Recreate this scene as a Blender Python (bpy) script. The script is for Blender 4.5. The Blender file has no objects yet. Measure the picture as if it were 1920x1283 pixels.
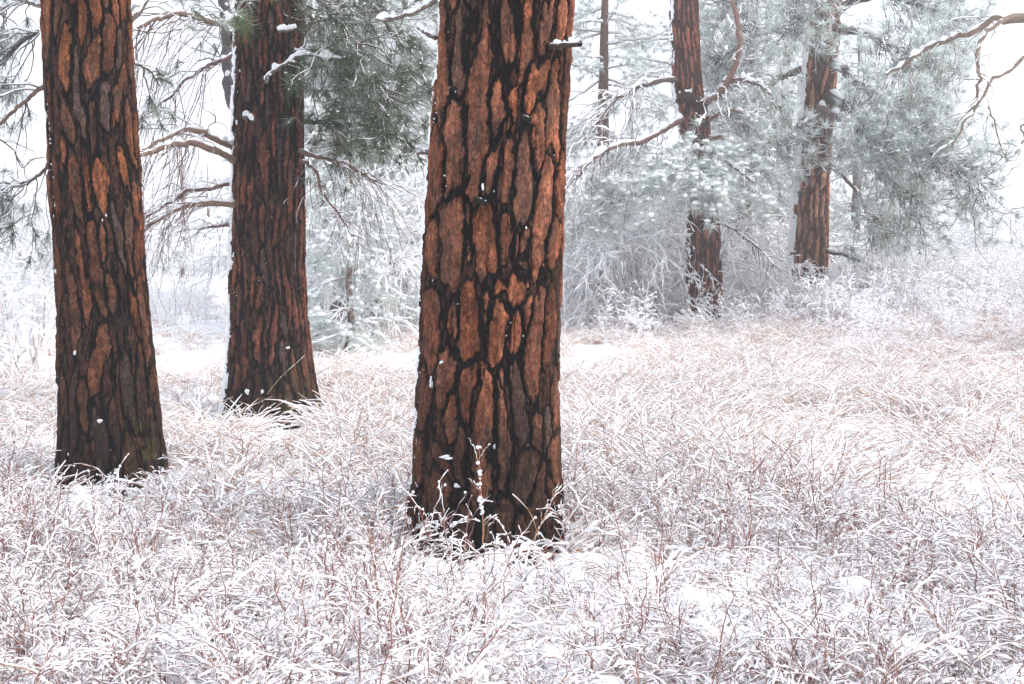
import bpy, math
import numpy as np

# ------------------------------------------------------------------ camera, world, sun, exposure
sc = bpy.context.scene
COL = sc.collection
F = 2318.0                       # focal length in pixels of a 1920 px wide picture
PITCH = math.radians(3.985)
CAM_Z = 1.5
cam_d = bpy.data.cameras.new('camera')
cam = bpy.data.objects.new('camera', cam_d)
COL.objects.link(cam)
cam.location = (0, 0, CAM_Z)
cam.rotation_euler = (math.pi / 2 - PITCH, 0, 0)
cam_d.sensor_width = 36.0
cam_d.lens = 36.0 * F / 1920.0
cam_d.clip_start = 0.05
cam_d.clip_end = 2000
sc.camera = cam

SUN_EL, SUN_AZ = math.radians(40), math.radians(98)     # azimuth clockwise from +Y (the view direction)
world = bpy.data.worlds.new('World')
sc.world = world
world.use_nodes = True
wn, wl = world.node_tree.nodes, world.node_tree.links
wn.clear()
sky = wn.new('ShaderNodeTexSky')
sky.sky_type = 'NISHITA'
sky.sun_disc = False
sky.sun_elevation = SUN_EL
sky.sun_rotation = SUN_AZ
sky.air_density = 1.0
sky.dust_density = 5.0
hs = wn.new('ShaderNodeHueSaturation')
hs.inputs['Saturation'].default_value = 0.5
bg = wn.new('ShaderNodeBackground')
bg.inputs['Strength'].default_value = 0.15
wo = wn.new('ShaderNodeOutputWorld')
wl.new(sky.outputs[0], hs.inputs['Color'])
oc = wn.new('ShaderNodeMix'); oc.data_type = 'RGBA'
oc.inputs['Factor'].default_value = 0.65
oc.inputs['B'].default_value = (3.9, 4.15, 4.75, 1)          # the cloud layer
wl.new(hs.outputs[0], oc.inputs['A'])
wl.new(oc.outputs['Result'], bg.inputs['Color'])
wl.new(bg.outputs[0], wo.inputs['Surface'])

sun_d = bpy.data.lights.new('sun', 'SUN')
sun_d.energy = 0.75
sun_d.angle = math.radians(45)
sun_d.color = (1.0, 0.965, 0.93)
sun = bpy.data.objects.new('sun', sun_d)
COL.objects.link(sun)
sun.location = (20, -10, 30)
sun.rotation_euler = (math.pi / 2 - SUN_EL, 0, math.pi - SUN_AZ)

sc.view_settings.view_transform = 'Standard'
sc.view_settings.look = 'None'
sc.view_settings.gamma = 1.0
sc.view_settings.use_curve_mapping = False
sc.view_settings.exposure = 1.14
sc.render.engine = 'CYCLES'
cy = sc.cycles
cy.use_denoising = True
cy.denoiser = 'OPENIMAGEDENOISE'
cy.max_bounces = 12
cy.diffuse_bounces = 11
cy.glossy_bounces = 1
cy.transmission_bounces = 0
cy.transparent_max_bounces = 4
cy.volume_bounces = 2
cy.use_adaptive_sampling = True
cy.adaptive_threshold = 0.015

HAZE_DENSITY = 0.0026

# ------------------------------------------------------------------ numeric helpers
RNG = np.random.default_rng(11)
SP, CP = math.sin(PITCH), math.cos(PITCH)


def P(px, py, Y):
    """point of the world seen at pixel (px, py) of the photograph, at world depth Y"""
    a = (px - 960.0) / F
    b = -(py - 641.5) / F
    t = Y / (CP + b * SP)
    return np.array([a * t, Y, CAM_Z + t * (b * CP - SP)])


def pix(x, y, z):
    dz = z - CAM_Z
    f = y * CP - dz * SP
    u = y * SP + dz * CP
    return 960 + F * x / f, 641.5 - F * u / f


def _hash(ix, iy, iz, seed):
    h = (ix.astype(np.int64) * 374761393 + iy.astype(np.int64) * 668265263 + iz.astype(np.int64) * 2147483647 + seed * 974711) & 0xFFFFFFFF
    h = ((h ^ (h >> 13)) * 1274126177) & 0xFFFFFFFF
    h = ((h ^ (h >> 16)) * 2246822519) & 0xFFFFFFFF
    return ((h ^ (h >> 15)) & 0xFFFFFF) / float(0xFFFFFF)


def vnoise(x, y, z, seed=0):
    """value noise, -1..1"""
    x, y, z = np.broadcast_arrays(np.asarray(x, float), np.asarray(y, float), np.asarray(z, float))
    ix, iy, iz = np.floor(x), np.floor(y), np.floor(z)
    fx, fy, fz = x - ix, y - iy, z - iz
    fx = fx * fx * (3 - 2 * fx); fy = fy * fy * (3 - 2 * fy); fz = fz * fz * (3 - 2 * fz)
    r = 0
    for dx in (0, 1):
        wx = fx if dx else 1 - fx
        for dy in (0, 1):
            wy = fy if dy else 1 - fy
            for dz in (0, 1):
                wz = fz if dz else 1 - fz
                r = r + wx * wy * wz * _hash(ix + dx, iy + dy, iz + dz, seed)
    return r * 2 - 1


def fbm(x, y, z, seed=0, oct=3):
    r, a, s = 0, 1.0, 0
    for o in range(oct):
        r = r + a * vnoise(x * 2 ** o, y * 2 ** o, z * 2 ** o, seed + o * 17)
        s += a
        a *= 0.5
    return r / s


def sstep(a, b, x):
    t = np.clip((x - a) / (b - a), 0, 1)
    return t * t * (3 - 2 * t)


def norm(v):
    return v / np.maximum(np.linalg.norm(v, axis=-1, keepdims=True), 1e-9)


def ground_z(x, y):
    x = np.asarray(x, float); y = np.asarray(y, float)
    z = 0.05 * np.sin(x * 0.55 + 1.0) * np.sin(y * 0.42 + 0.4) + 0.04 * np.sin(x * 0.23 + y * 0.31)
    z = z * sstep(2, 7, y) * 0.8 * (0.35 + 0.65 * sstep(12, 18, y))
    z = z + 0.72 * sstep(13, 28, y) * sstep(2.5, 8.5, x)              # the meadow lifts a little to the right
    z = z + 1.2 * sstep(45, 140, y)
    return z


# ------------------------------------------------------------------ mesh helper
class Geo:
    def __init__(self):
        self.V, self.C, self.Q, self.T, self.n = [], [], [], [], 0

    def _add(self, v, c, q=None, t=None):
        v = np.asarray(v, float).reshape(-1, 3)
        c = np.broadcast_to(np.asarray(c, float), v.shape)
        self.V.append(v); self.C.append(c)
        if q is not None and len(q): self.Q.append(np.asarray(q, np.int64) + self.n)
        if t is not None and len(t): self.T.append(np.asarray(t, np.int64) + self.n)
        self.n += len(v)

    def tubes(self, Pn, R, k=3, col=(1, 1, 1), squash=1.0):
        Pn = np.asarray(Pn, float)
        if not len(Pn): return
        m, n, _ = Pn.shape
        R = np.broadcast_to(np.asarray(R, float), (m, n))
        t = norm(np.gradient(Pn, axis=1))
        avg = norm(Pn[:, -1] - Pn[:, 0])
        ref = np.where(np.abs(avg[:, 2:3]) > 0.85, np.array([[1.0, 0.13, 0.0]]), np.array([[0.0, 0.07, 1.0]]))[:, None, :]
        a = norm(np.cross(t, np.broadcast_to(ref, t.shape)))
        b = np.cross(a, t)
        ang = np.arange(k) / k * 2 * np.pi + 0.4
        ring = Pn[:, :, None, :] + R[:, :, None, None] * (np.cos(ang)[None, None, :, None] * a[:, :, None, :] + squash * np.sin(ang)[None, None, :, None] * b[:, :, None, :])
        base = np.arange(m)[:, None, None] * (n * k)
        i = np.arange(n - 1)[None, :, None] * k
        j = np.arange(k)[None, None, :]
        j2 = (np.arange(k) + 1) % k
        j2 = j2[None, None, :]
        q = np.stack([base + i + j, base + i + j2, base + i + k + j2, base + i + k + j], -1).reshape(-1, 4)
        col = np.asarray(col, float)
        if col.ndim == 1: c = np.broadcast_to(col, (m, n, k, 3))
        elif col.ndim == 2: c = np.broadcast_to(col[:, None, None, :], (m, n, k, 3))
        else: c = np.broadcast_to(col[:, :, None, :], (m, n, k, 3))
        self._add(ring, c.reshape(-1, 3), q=q)

    def needles(self, p, d, L, w, col, rng):
        p = np.asarray(p, float)
        if not len(p): return
        m = len(p)
        side = norm(np.cross(d, norm(rng.normal(size=(m, 3)))))
        L = np.broadcast_to(L, (m,))[:, None]
        droop = np.array([0, 0, -0.12]) * L
        v = np.stack([p - side * w / 2, p + side * w / 2, p + d * L + droop], 1).reshape(-1, 3)
        t = np.arange(m * 3).reshape(-1, 3)
        c = np.repeat(np.broadcast_to(np.asarray(col, float), (m, 3)), 3, axis=0)
        self._add(v, c, t=t)

    def blobs(self, c, r, col, rng, jitter=0.18):
        c = np.asarray(c, float).reshape(-1, 3)
        if not len(c): return
        m = len(c)
        r = np.asarray(r, float)
        if r.ndim == 1: r = np.repeat(r[:, None], 3, 1)
        bv, bt = BLOB
        v = bv[None] * (1 + rng.uniform(-jitter, jitter, (m, len(bv), 1)))
        v = c[:, None] + v * r[:, None, :]
        t = (np.arange(m)[:, None, None] * len(bv) + bt[None]).reshape(-1, 3)
        col = np.asarray(col, float)
        cc = np.broadcast_to(col if col.ndim == 1 else col[:, None, :], (m, len(bv), 3)).reshape(-1, 3)
        self._add(v.reshape(-1, 3), cc, t=t)

    def mesh(self, name, mat):
        V = np.concatenate(self.V) if self.V else np.zeros((0, 3))
        C = np.concatenate(self.C) if self.C else np.zeros((0, 3))
        Q = np.concatenate(self.Q) if self.Q else np.zeros((0, 4), np.int64)
        T = np.concatenate(self.T) if self.T else np.zeros((0, 3), np.int64)
        return mesh_from(name, V, C, Q, T, mat)

    def build(self, name, mat, parent=None):
        return link(name, self.mesh(name, mat), parent)


def mesh_from(name, V, C, Q, T, mat):
    me = bpy.data.meshes.new(name)
    me.vertices.add(len(V))
    me.vertices.foreach_set('co', V.astype(np.float32).ravel())
    loops = np.concatenate([Q.ravel(), T.ravel()]).astype(np.int32)
    me.loops.add(len(loops))
    me.loops.foreach_set('vertex_index', loops)
    np_ = len(Q) + len(T)
    me.polygons.add(np_)
    start = np.concatenate([np.arange(len(Q)) * 4, len(Q) * 4 + np.arange(len(T)) * 3]).astype(np.int32)
    me.polygons.foreach_set('loop_start', start)
    me.update(calc_edges=True)
    me.polygons.foreach_set('use_smooth', np.ones(np_, bool))
    if C is not None and len(C):
        at = me.color_attributes.new('Col', 'FLOAT_COLOR', 'POINT')
        c4 = np.ones((len(V), 4), np.float32)
        c4[:, :3] = C
        at.data.foreach_set('color', c4.ravel())
    me.materials.append(mat)
    me.update()
    return me


def link(name, me, parent=None):
    o = bpy.data.objects.new(name, me)
    COL.objects.link(o)
    if parent is not None:
        o.parent = parent
        w = parent
        loc = np.zeros(3)
        while w is not None:
            loc += np.array(w.location); w = w.parent
        o.location = tuple(-loc)         # meshes are written in world coordinates
    return o


def thing(name, label, cat, loc, group=None):
    o = bpy.data.objects.new(name, None)
    COL.objects.link(o)
    o.location = tuple(float(v) for v in loc)
    o.empty_display_size = 0.3
    o['label'] = label
    o['category'] = cat
    if group: o['group'] = group
    return o


def _blob():
    v = [(1, 0, 0), (-1, 0, 0), (0, 1, 0), (0, -1, 0), (0, 0, 1), (0, 0, -1)]
    f = [(0, 2, 4), (2, 1, 4), (1, 3, 4), (3, 0, 4), (2, 0, 5), (1, 2, 5), (3, 1, 5), (0, 3, 5)]
    v = [np.array(p, float) for p in v]
    cache, out = {}, []

    def mid(a, b):
        k = (min(a, b), max(a, b))
        if k not in cache:
            p = v[a] + v[b]
            v.append(p / np.linalg.norm(p)); cache[k] = len(v) - 1
        return cache[k]
    for a, b, c in f:
        ab, bc, ca = mid(a, b), mid(b, c), mid(c, a)
        out += [(a, ab, ca), (b, bc, ab), (c, ca, bc), (ab, bc, ca)]
    return np.array(v), np.array(out)


BLOB = _blob()


# ------------------------------------------------------------------ materials
def new_mat(name):
    m = bpy.data.materials.new(name)
    m.use_nodes = True
    nt = m.node_tree
    return m, nt, nt.nodes['Principled BSDF']


def attr_mat(name, rough=0.85, noise_scale=60.0, noise_amt=0.35, bump=0.0, bump_scale=200.0, stretch=(1, 1, 1), spec=0.2, trans=0.0):
    m, nt, b = new_mat(name)
    at = nt.nodes.new('ShaderNodeAttribute'); at.attribute_name = 'Col'
    tc = nt.nodes.new('ShaderNodeTexCoord')
    mp = nt.nodes.new('ShaderNodeMapping'); mp.inputs['Scale'].default_value = stretch
    nt.links.new(tc.outputs['Object'], mp.inputs['Vector'])
    nz = nt.nodes.new('ShaderNodeTexNoise'); nz.inputs['Scale'].default_value = noise_scale; nz.inputs['Detail'].default_value = 4
    nt.links.new(mp.outputs[0], nz.inputs['Vector'])
    mr = nt.nodes.new('ShaderNodeMapRange')
    mr.inputs['From Min'].default_value = 0.3; mr.inputs['From Max'].default_value = 0.7
    mr.inputs['To Min'].default_value = 1 - noise_amt; mr.inputs['To Max'].default_value = 1 + noise_amt
    nt.links.new(nz.outputs[0], mr.inputs['Value'])
    mx = nt.nodes.new('ShaderNodeVectorMath'); mx.operation = 'SCALE'
    nt.links.new(at.outputs['Color'], mx.inputs[0])
    nt.links.new(mr.outputs[0], mx.inputs['Scale'])
    nt.links.new(mx.outputs[0], b.inputs['Base Color'])
    b.inputs['Roughness'].default_value = rough
    b.inputs['Specular IOR Level'].default_value = spec
    if bump:
        n2 = nt.nodes.new('ShaderNodeTexNoise'); n2.inputs['Scale'].default_value = bump_scale; n2.inputs['Detail'].default_value = 3
        nt.links.new(mp.outputs[0], n2.inputs['Vector'])
        bp = nt.nodes.new('ShaderNodeBump'); bp.inputs['Strength'].default_value = bump; bp.inputs['Distance'].default_value = 0.006
        nt.links.new(n2.outputs[0], bp.inputs['Height'])
        nt.links.new(bp.outputs[0], b.inputs['Normal'])
    if trans: translucent(nt, b, mx.outputs[0], trans)
    return m


def translucent(nt, b, col, f):
    """thin plant parts and small snow pieces let part of the light through"""
    tr = nt.nodes.new('ShaderNodeBsdfTranslucent')
    if isinstance(col, tuple): tr.inputs['Color'].default_value = col
    else: nt.links.new(col, tr.inputs['Color'])
    mix = nt.nodes.new('ShaderNodeMixShader'); mix.inputs[0].default_value = f
    nt.links.new(b.outputs[0], mix.inputs[1]); nt.links.new(tr.outputs[0], mix.inputs[2])
    nt.links.new(mix.outputs[0], nt.nodes['Material Output'].inputs['Surface'])


M_BARK = attr_mat('pine_bark', 0.8, 120, 0.30, 0.7, 170, (1, 1, 0.45), 0.06)
_nt = M_BARK.node_tree
_b = _nt.nodes['Principled BSDF']
_tc = _nt.nodes.new('ShaderNodeTexCoord')
_nz = _nt.nodes.new('ShaderNodeTexNoise'); _nz.inputs['Scale'].default_value = 28; _nz.inputs['Detail'].default_value = 3
_nt.links.new(_tc.outputs['Object'], _nz.inputs['Vector'])
_mx = _nt.nodes.new('ShaderNodeVectorMath'); _mx.operation = 'MULTIPLY_ADD'
_mx.inputs[1].default_value = (0.05, 0.05, 0.05)
_nt.links.new(_nz.outputs['Color'], _mx.inputs[0]); _nt.links.new(_tc.outputs['Object'], _mx.inputs[2])
_mp = _nt.nodes.new('ShaderNodeMapping'); _mp.inputs['Scale'].default_value = (1, 1, 0.36)
_nt.links.new(_mx.outputs[0], _mp.inputs['Vector'])
_v1 = _nt.nodes.new('ShaderNodeTexVoronoi'); _v1.inputs['Scale'].default_value = 55
_v2 = _nt.nodes.new('ShaderNodeTexVoronoi'); _v2.feature = 'DISTANCE_TO_EDGE'; _v2.inputs['Scale'].default_value = 55
for _v in (_v1, _v2): _nt.links.new(_mp.outputs[0], _v.inputs['Vector'])
_sep = _nt.nodes.new('ShaderNodeSeparateColor'); _nt.links.new(_v1.outputs['Color'], _sep.inputs[0])
_m1 = _nt.nodes.new('ShaderNodeMapRange'); _m1.inputs['To Min'].default_value = 0.68; _m1.inputs['To Max'].default_value = 1.40
_nt.links.new(_sep.outputs[0], _m1.inputs['Value'])
_m2 = _nt.nodes.new('ShaderNodeMapRange'); _m2.inputs['From Max'].default_value = 0.10; _m2.inputs['To Min'].default_value = 0.50
_nt.links.new(_v2.outputs['Distance'], _m2.inputs['Value'])
_mm = _nt.nodes.new('ShaderNodeMath'); _mm.operation = 'MULTIPLY'
_nt.links.new(_m1.outputs[0], _mm.inputs[0]); _nt.links.new(_m2.outputs[0], _mm.inputs[1])
_sc = _nt.nodes.new('ShaderNodeVectorMath'); _sc.operation = 'SCALE'
_old = _b.inputs['Base Color'].links[0].from_socket
_nt.links.new(_old, _sc.inputs[0]); _nt.links.new(_mm.outputs[0], _sc.inputs['Scale'])
_nt.links.new(_sc.outputs[0], _b.inputs['Base Color'])
_bp = _nt.nodes.new('ShaderNodeBump'); _bp.inputs['Strength'].default_value = 0.8; _bp.inputs['Distance'].default_value = 0.006
_nt.links.new(_mm.outputs[0], _bp.inputs['Height'])
_on = _b.inputs['Normal'].links[0].from_socket
_nt.links.new(_on, _bp.inputs['Normal']); _nt.links.new(_bp.outputs[0], _b.inputs['Normal'])
M_FARBARK = attr_mat('far_bark', 0.85, 30, 0.25, 0.3, 60)
M_WOOD = attr_mat('twig_bark', 0.8, 40, 0.3)
M_NEEDLE = attr_mat('pine_needle', 0.6, 9, 0.18, trans=0.3)
M_PLANT = attr_mat('meadow_plant', 0.75, 9, 0.08)

def snow_mat(name, trans):
  m, nt, b = new_mat(name)
  b.inputs['Base Color'].default_value = (0.945, 0.95, 0.96, 1)
  b.inputs['Roughness'].default_value = 0.55
  b.inputs['Specular IOR Level'].default_value = 0.2
  n1 = nt.nodes.new('ShaderNodeTexNoise'); n1.inputs['Scale'].default_value = 70; n1.inputs['Detail'].default_value = 5
  tc = nt.nodes.new('ShaderNodeTexCoord'); nt.links.new(tc.outputs['Object'], n1.inputs['Vector'])
  bp = nt.nodes.new('ShaderNodeBump'); bp.inputs['Strength'].default_value = 0.35; bp.inputs['Distance'].default_value = 0.01
  nt.links.new(n1.outputs[0], bp.inputs['Height']); nt.links.new(bp.outputs[0], b.inputs['Normal'])
  if trans: translucent(nt, b, (0.945, 0.95, 0.96, 1), trans)
  return m


M_SNOW = snow_mat('snow', 0)
M_SNOWBIT = snow_mat('snow_on_twigs', 0)

SNOW = np.array([0.945, 0.95, 0.96])

# ------------------------------------------------------------------ ground
gy = np.concatenate([np.linspace(-8, 3.4, 16), 3.4 + np.cumsum(0.03 * 1.0085 ** np.arange(420))])
gy = gy[gy < 330]
gy = np.append(gy, [240, 300, 380]) if gy[-1] < 240 else np.append(gy, 380)
gs = np.linspace(-1, 1, 261)
gx = np.sign(gs) * (6.5 * np.abs(gs) + 240 * np.abs(gs) ** 9)
X, Yg = np.meshgrid(gx, gy)
Z = ground_z(X, Yg)
near = sstep(30, 8, Yg)
Z = Z + near * (0.045 * fbm(X * 2.6, Yg * 2.6, 0 * X, 3, 3) + 0.030 * fbm(X * 9, Yg * 9, 0 * X, 9, 2))
nr, ncol = X.shape
idx = np.arange(nr * ncol).reshape(nr, ncol)
Qg = np.stack([idx[:-1, :-1], idx[:-1, 1:], idx[1:, 1:], idx[1:, :-1]], -1).reshape(-1, 4)
Vg = np.stack([X, Yg, Z], -1).reshape(-1, 3)
go = link('snowy_ground', mesh_from('snowy_ground', Vg, None, Qg, np.zeros((0, 3), np.int64), M_SNOW))
go['kind'] = 'structure'


# ------------------------------------------------------------------ curves: growing twigs
def curves(p0, d0, L, n, rng, grav=0.0, lift=0.0, wob=0.05):
    m = len(p0)
    t = np.linspace(0, 1, n)[None, :, None]
    L = np.broadcast_to(np.asarray(L, float), (m,))[:, None, None]
    grav = np.broadcast_to(np.asarray(grav, float), (m,))[:, None, None]
    lift = np.broadcast_to(np.asarray(lift, float), (m,))[:, None, None]
    up = np.array([0, 0, 1.0])[None, None, :]
    p = p0[:, None, :] + d0[:, None, :] * L * t - up * grav * L * t ** 2 + up * lift * L * t ** 3
    w = np.cumsum(rng.normal(size=(m, n, 3)), axis=1)
    w = w - w[:, :1]
    return p + w * wob * L / n ** 0.5


def sample(Pn, m, rng, tmin=0.1, tmax=1.0):
    """m random points on the curves: positions, tangents, owner, parameter"""
    k, n, _ = Pn.shape
    ln = np.linalg.norm(np.diff(Pn, axis=1), axis=2).sum(1)
    own = rng.choice(k, size=m, p=ln / ln.sum())
    t = rng.uniform(tmin, tmax, m)
    f = t * (n - 1)
    i = np.minimum(f.astype(int), n - 2)
    fr = (f - i)[:, None]
    a, b_ = Pn[own, i], Pn[own, i + 1]
    return a * (1 - fr) + b_ * fr, norm(b_ - a), own, t


def kids(Pn, m, rng, tmin, tmax, spread, bias=(0, 0, 0)):
    p, tg, own, t = sample(Pn, m, rng, tmin, tmax)
    r = rng.normal(size=(m, 3))
    r = norm(r - (r * tg).sum(1, keepdims=True) * tg)
    d = norm(tg + r * spread + np.asarray(bias, float))
    return p, d, own, t


def taper(m, n, r0, r1):
    t = np.linspace(0, 1, n)[None, :]
    r0 = np.broadcast_to(np.asarray(r0, float), (m,))[:, None]
    r1 = np.broadcast_to(np.asarray(r1, float), (m,))[:, None]
    return r0 * (1 - t) + r1 * t


def snow_on(g, Pn, R, thick, rng, k=4, cover=1.0, col=SNOW, vert=0.15):
    """a lumpy ridge of snow lying along the upper side of curves"""
    if not len(Pn): return
    m, n, _ = Pn.shape
    t = norm(np.gradient(Pn, axis=1))
    hz = np.sqrt(np.clip(1 - t[:, :, 2] ** 2, 0, 1))
    lump = np.clip(rng.gamma(2.4, 0.42, (m, n)), 0.15, 2.1)
    keep = (rng.uniform(size=(m, n)) < cover)
    rs = thick * (vert + (1 - vert) * hz ** 1.5) * lump * np.where(keep, 1, 0.25)
    rs[:, 0] *= 0.4; rs[:, -1] *= 0.5
    C = Pn.copy()
    C[:, :, 2] += R * 0.8 + rs * 0.55
    g.tubes(C, rs, k, col)


def pick(rng, m, cols, jit=0.15):
    cols = np.asarray(cols, float)
    c = cols[rng.integers(0, len(cols), m)]
    return np.clip(c * (1 + rng.uniform(-jit, jit, (m, 1))), 0, 0.92)


def tufts(g, tip, d, rng, n=36, L=0.15, w=0.004, cols=((0.07, 0.11, 0.05),), frost=0.4, spread=0.95, snow=None, sz=0.03):
    """bunches of long pine needles around the twig tips"""
    m = len(tip)
    if not m: return
    pp = np.repeat(tip, n, axis=0)
    dd = np.repeat(d, n, axis=0)
    r = norm(rng.normal(size=(m * n, 3)))
    dirs = norm(dd * 0.75 + r * spread)
    start = pp - dd * rng.uniform(0, 0.06, (m * n, 1))
    c = pick(rng, m * n, cols, 0.25)
    fr = np.clip(np.repeat(rng.uniform(frost - 0.3, frost + 0.3, m), n) + 0.35 * dirs[:, 2] + rng.uniform(-0.15, 0.15, m * n), 0, 1)[:, None]
    c = c * (1 - fr) + np.array([0.86, 0.925, 0.885]) * fr
    g.needles(start, dirs, L * rng.uniform(0.65, 1.1, m * n), w, c, rng)
    if snow is not None and sz > 0:
        snow.blobs(tip + np.array([0, 0, 0.3 * sz]) + d * 0.03, np.stack([rng.uniform(0.7, 1.5, m) * sz, rng.uniform(0.7, 1.5, m) * sz, rng.uniform(0.35, 0.8, m) * sz], 1), SNOW, rng, 0.35)


def smooth_path(pts, n):
    pts = np.asarray(pts, float)
    k = len(pts)
    ext = np.vstack([2 * pts[0] - pts[1], pts, 2 * pts[-1] - pts[-2]])
    out = []
    for s in np.linspace(0, k - 1, n):
        i = min(int(s), k - 2); t = s - i
        p0, p1, p2, p3 = ext[i], ext[i + 1], ext[i + 2], ext[i + 3]
        out.append(0.5 * (2 * p1 + (p2 - p0) * t + (2 * p0 - 5 * p1 + 4 * p2 - p3) * t * t + (3 * p1 - p0 - 3 * p2 + p3) * t ** 3))
    return np.array(out)


# ------------------------------------------------------------------ the big trunks
def plates_from_columns(rng, u0, u1, v0, v1, sp, w, Lr, skip=0.12, meander=0.02, tilt=0.05):
    out = []
    nC = max(1, int(round((u1 - u0) / sp)))
    ph = rng.uniform(0, 6.28, 4)
    for i in range(nC):
        uc = u0 + (i + 0.5) * (u1 - u0) / nC
        v = v0 - rng.uniform(0, Lr[1])
        while v < v1:
            L = rng.uniform(*Lr)
            k = 4
            vv = v + np.linspace(0, L, k)
            sl = rng.normal() * tilt
            uu = uc + meander * np.sin(vv * 3.1 + ph[0] + uc * 2) + meander * 0.7 * np.sin(vv * 7.3 + ph[1] + uc * 5) + rng.normal() * sp * 0.12 + sl * (vv - v - L / 2)
            if rng.uniform() > skip:
                out.append((np.stack([uu, vv], 1), w * rng.uniform(0.6, 1.25) / 2))
            v += L * rng.uniform(0.82, 1.08)
    return out


def bark_tree(rows, Y, nf, nb, dz, seed, label, group, plates_fn, split=True, top_extra=3.0, hp=(0.014, 0.024), edge=0.010,
              pal=((0.20, 0.07, 0.038), (0.33, 0.13, 0.07)), dark=((0.006, 0.004, 0.003), (0.062, 0.040, 0.031)), char_z=0.7, char_amt=0.8,
              moss=None, snow_phi=(-1.95, -1.15), snow_amt=0.5, snow_th=0.012, gap=0.003, flare=0.05, grey=0.1, wear=None, flecks=0):
    rng = np.random.default_rng(seed)
    pts = []
    for py, xl, xr in rows:
        a, b_ = P(xl, py, Y), P(xr, py, Y)
        pts.append((a[2], (a[0] + b_[0]) / 2, (b_[0] - a[0]) / 2 * 0.992))
    pts = np.array(sorted(pts))
    gz = float(ground_z(pts[0, 1], Y))
    z0, zt = gz - 0.18, pts[-1, 0] + 0.35
    zs = np.arange(z0, zt, dz)
    zx = np.linspace(zt, zt + top_extra, 14)
    zs = np.concatenate([zs, zx])
    s_top = (pts[-1, 1] - pts[-4, 1]) / (pts[-1, 0] - pts[-4, 0])
    r_top = (pts[-1, 2] - pts[-4, 2]) / (pts[-1, 0] - pts[-4, 0])
    cxz = np.interp(zs, pts[:, 0], pts[:, 1])
    rz = np.interp(zs, pts[:, 0], pts[:, 2])
    hi = zs > pts[-1, 0]
    cxz[hi] = pts[-1, 1] + s_top * (zs[hi] - pts[-1, 0])
    rz[hi] = np.maximum(pts[-1, 2] + min(r_top, -0.012) * (zs[hi] - pts[-1, 0]), 0.1)
    lo = zs < pts[0, 0]
    rz[lo] = pts[0, 2] + 0.25 * (pts[0, 0] - zs[lo])
    ker = np.ones(9) / 9
    for arr in (cxz, rz):
        arr[:] = np.convolve(np.pad(arr, 4, mode='edge'), ker, 'valid')
    rref = float(np.mean(pts[:, 2]))
    pf = np.linspace(-1.95, 1.95, nf)
    pb = np.linspace(1.95, 2 * np.pi - 1.95, nb + 2)[1:-1]
    ph = np.concatenate([pf, np.where(pb > np.pi, pb - 2 * np.pi, pb)])
    order = np.argsort(ph); ph = ph[order]
    PH, ZZ = np.meshgrid(ph, zs)
    nx, ny, nz_ = rref * np.sin(PH), -rref * np.cos(PH), ZZ
    U = PH * rref; Vv = ZZ
    s = rref / 0.36
    Uw = U + 0.014 * s * fbm(nx / 0.10, ny / 0.10, nz_ / 0.16, seed, 2) + 0.011 * s * fbm(nx / 0.030, ny / 0.030, nz_ / 0.045, seed + 5, 2) + 0.004 * s * vnoise(nx / 0.011, ny / 0.011, nz_ / 0.015, seed + 6)
    Vw = Vv + 0.030 * s * fbm(nx / 0.06, ny / 0.06, nz_ / 0.10, seed + 9, 2)
    wn_ = 1 + 0.38 * fbm(nx / 0.07, ny / 0.07, nz_ / 0.13, seed + 13, 2)

    def inv(px, py):                     # picture point -> (u, v) on the bark
        d = Y
        for _ in range(3):
            w = P(px, py, d)
            c, r = np.interp(w[2], zs, cxz), np.interp(w[2], zs, rz)
            q = np.clip((w[0] - c) / r, -0.985, 0.985)
            d = Y - r * math.cos(math.asin(q))
        return math.asin(q) * rref, w[2]
    plates = plates_fn(rng, inv, rref, z0, zs[-1])
    sd1 = np.full(U.shape, 9.0); sd2 = np.full(U.shape, 9.0); own = np.full(U.shape, -1)
    per = 2 * np.pi * rref
    us = ph * rref
    for i, (pl, hw) in enumerate(plates):
        for off in (-per, 0, per):
            q = pl + np.array([off, 0])
            mg = hw + 0.09
            ua, ub = q[:, 0].min() - mg, q[:, 0].max() + mg
            va, vb = q[:, 1].min() - mg, q[:, 1].max() + mg
            i0, i1 = np.searchsorted(us, [ua, ub]); j0, j1 = np.searchsorted(zs, [va, vb])
            if i0 >= i1 or j0 >= j1: continue
            uu, vv = Uw[j0:j1, i0:i1], Vw[j0:j1, i0:i1]
            best = np.full(uu.shape, 9.0)
            nseg = max(1, len(q) - 1)
            for k in range(nseg):
                a = q[k]; b_ = q[min(k + 1, len(q) - 1)]
                ab = b_ - a; l2 = max((ab ** 2).sum(), 1e-9)
                t = np.clip(((uu - a[0]) * ab[0] + (vv - a[1]) * ab[1]) / l2, 0, 1)
                ta = (k + t) / nseg
                he = hw * (0.22 + 0.88 * (1 - np.abs(2 * np.clip(ta, 0, 1) - 1) ** 2.6)) * wn_[j0:j1, i0:i1]
                best = np.minimum(best, np.hypot(uu - a[0] - t * ab[0], vv - a[1] - t * ab[1]) - he)
            d = best
            S1, S2, O = sd1[j0:j1, i0:i1], sd2[j0:j1, i0:i1], own[j0:j1, i0:i1]
            closer = d < S1
            S2[:] = np.where(closer, S1, np.minimum(S2, d))
            S1[:] = np.where(closer, d, S1)
            O[:] = np.where(closer, i, O)
    sgap = np.minimum(-sd1, (sd2 - sd1) * 0.5 - gap * (1 + 1.2 * vnoise(nx / 0.05, ny / 0.05, nz_ / 0.1, seed + 15)))
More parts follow.
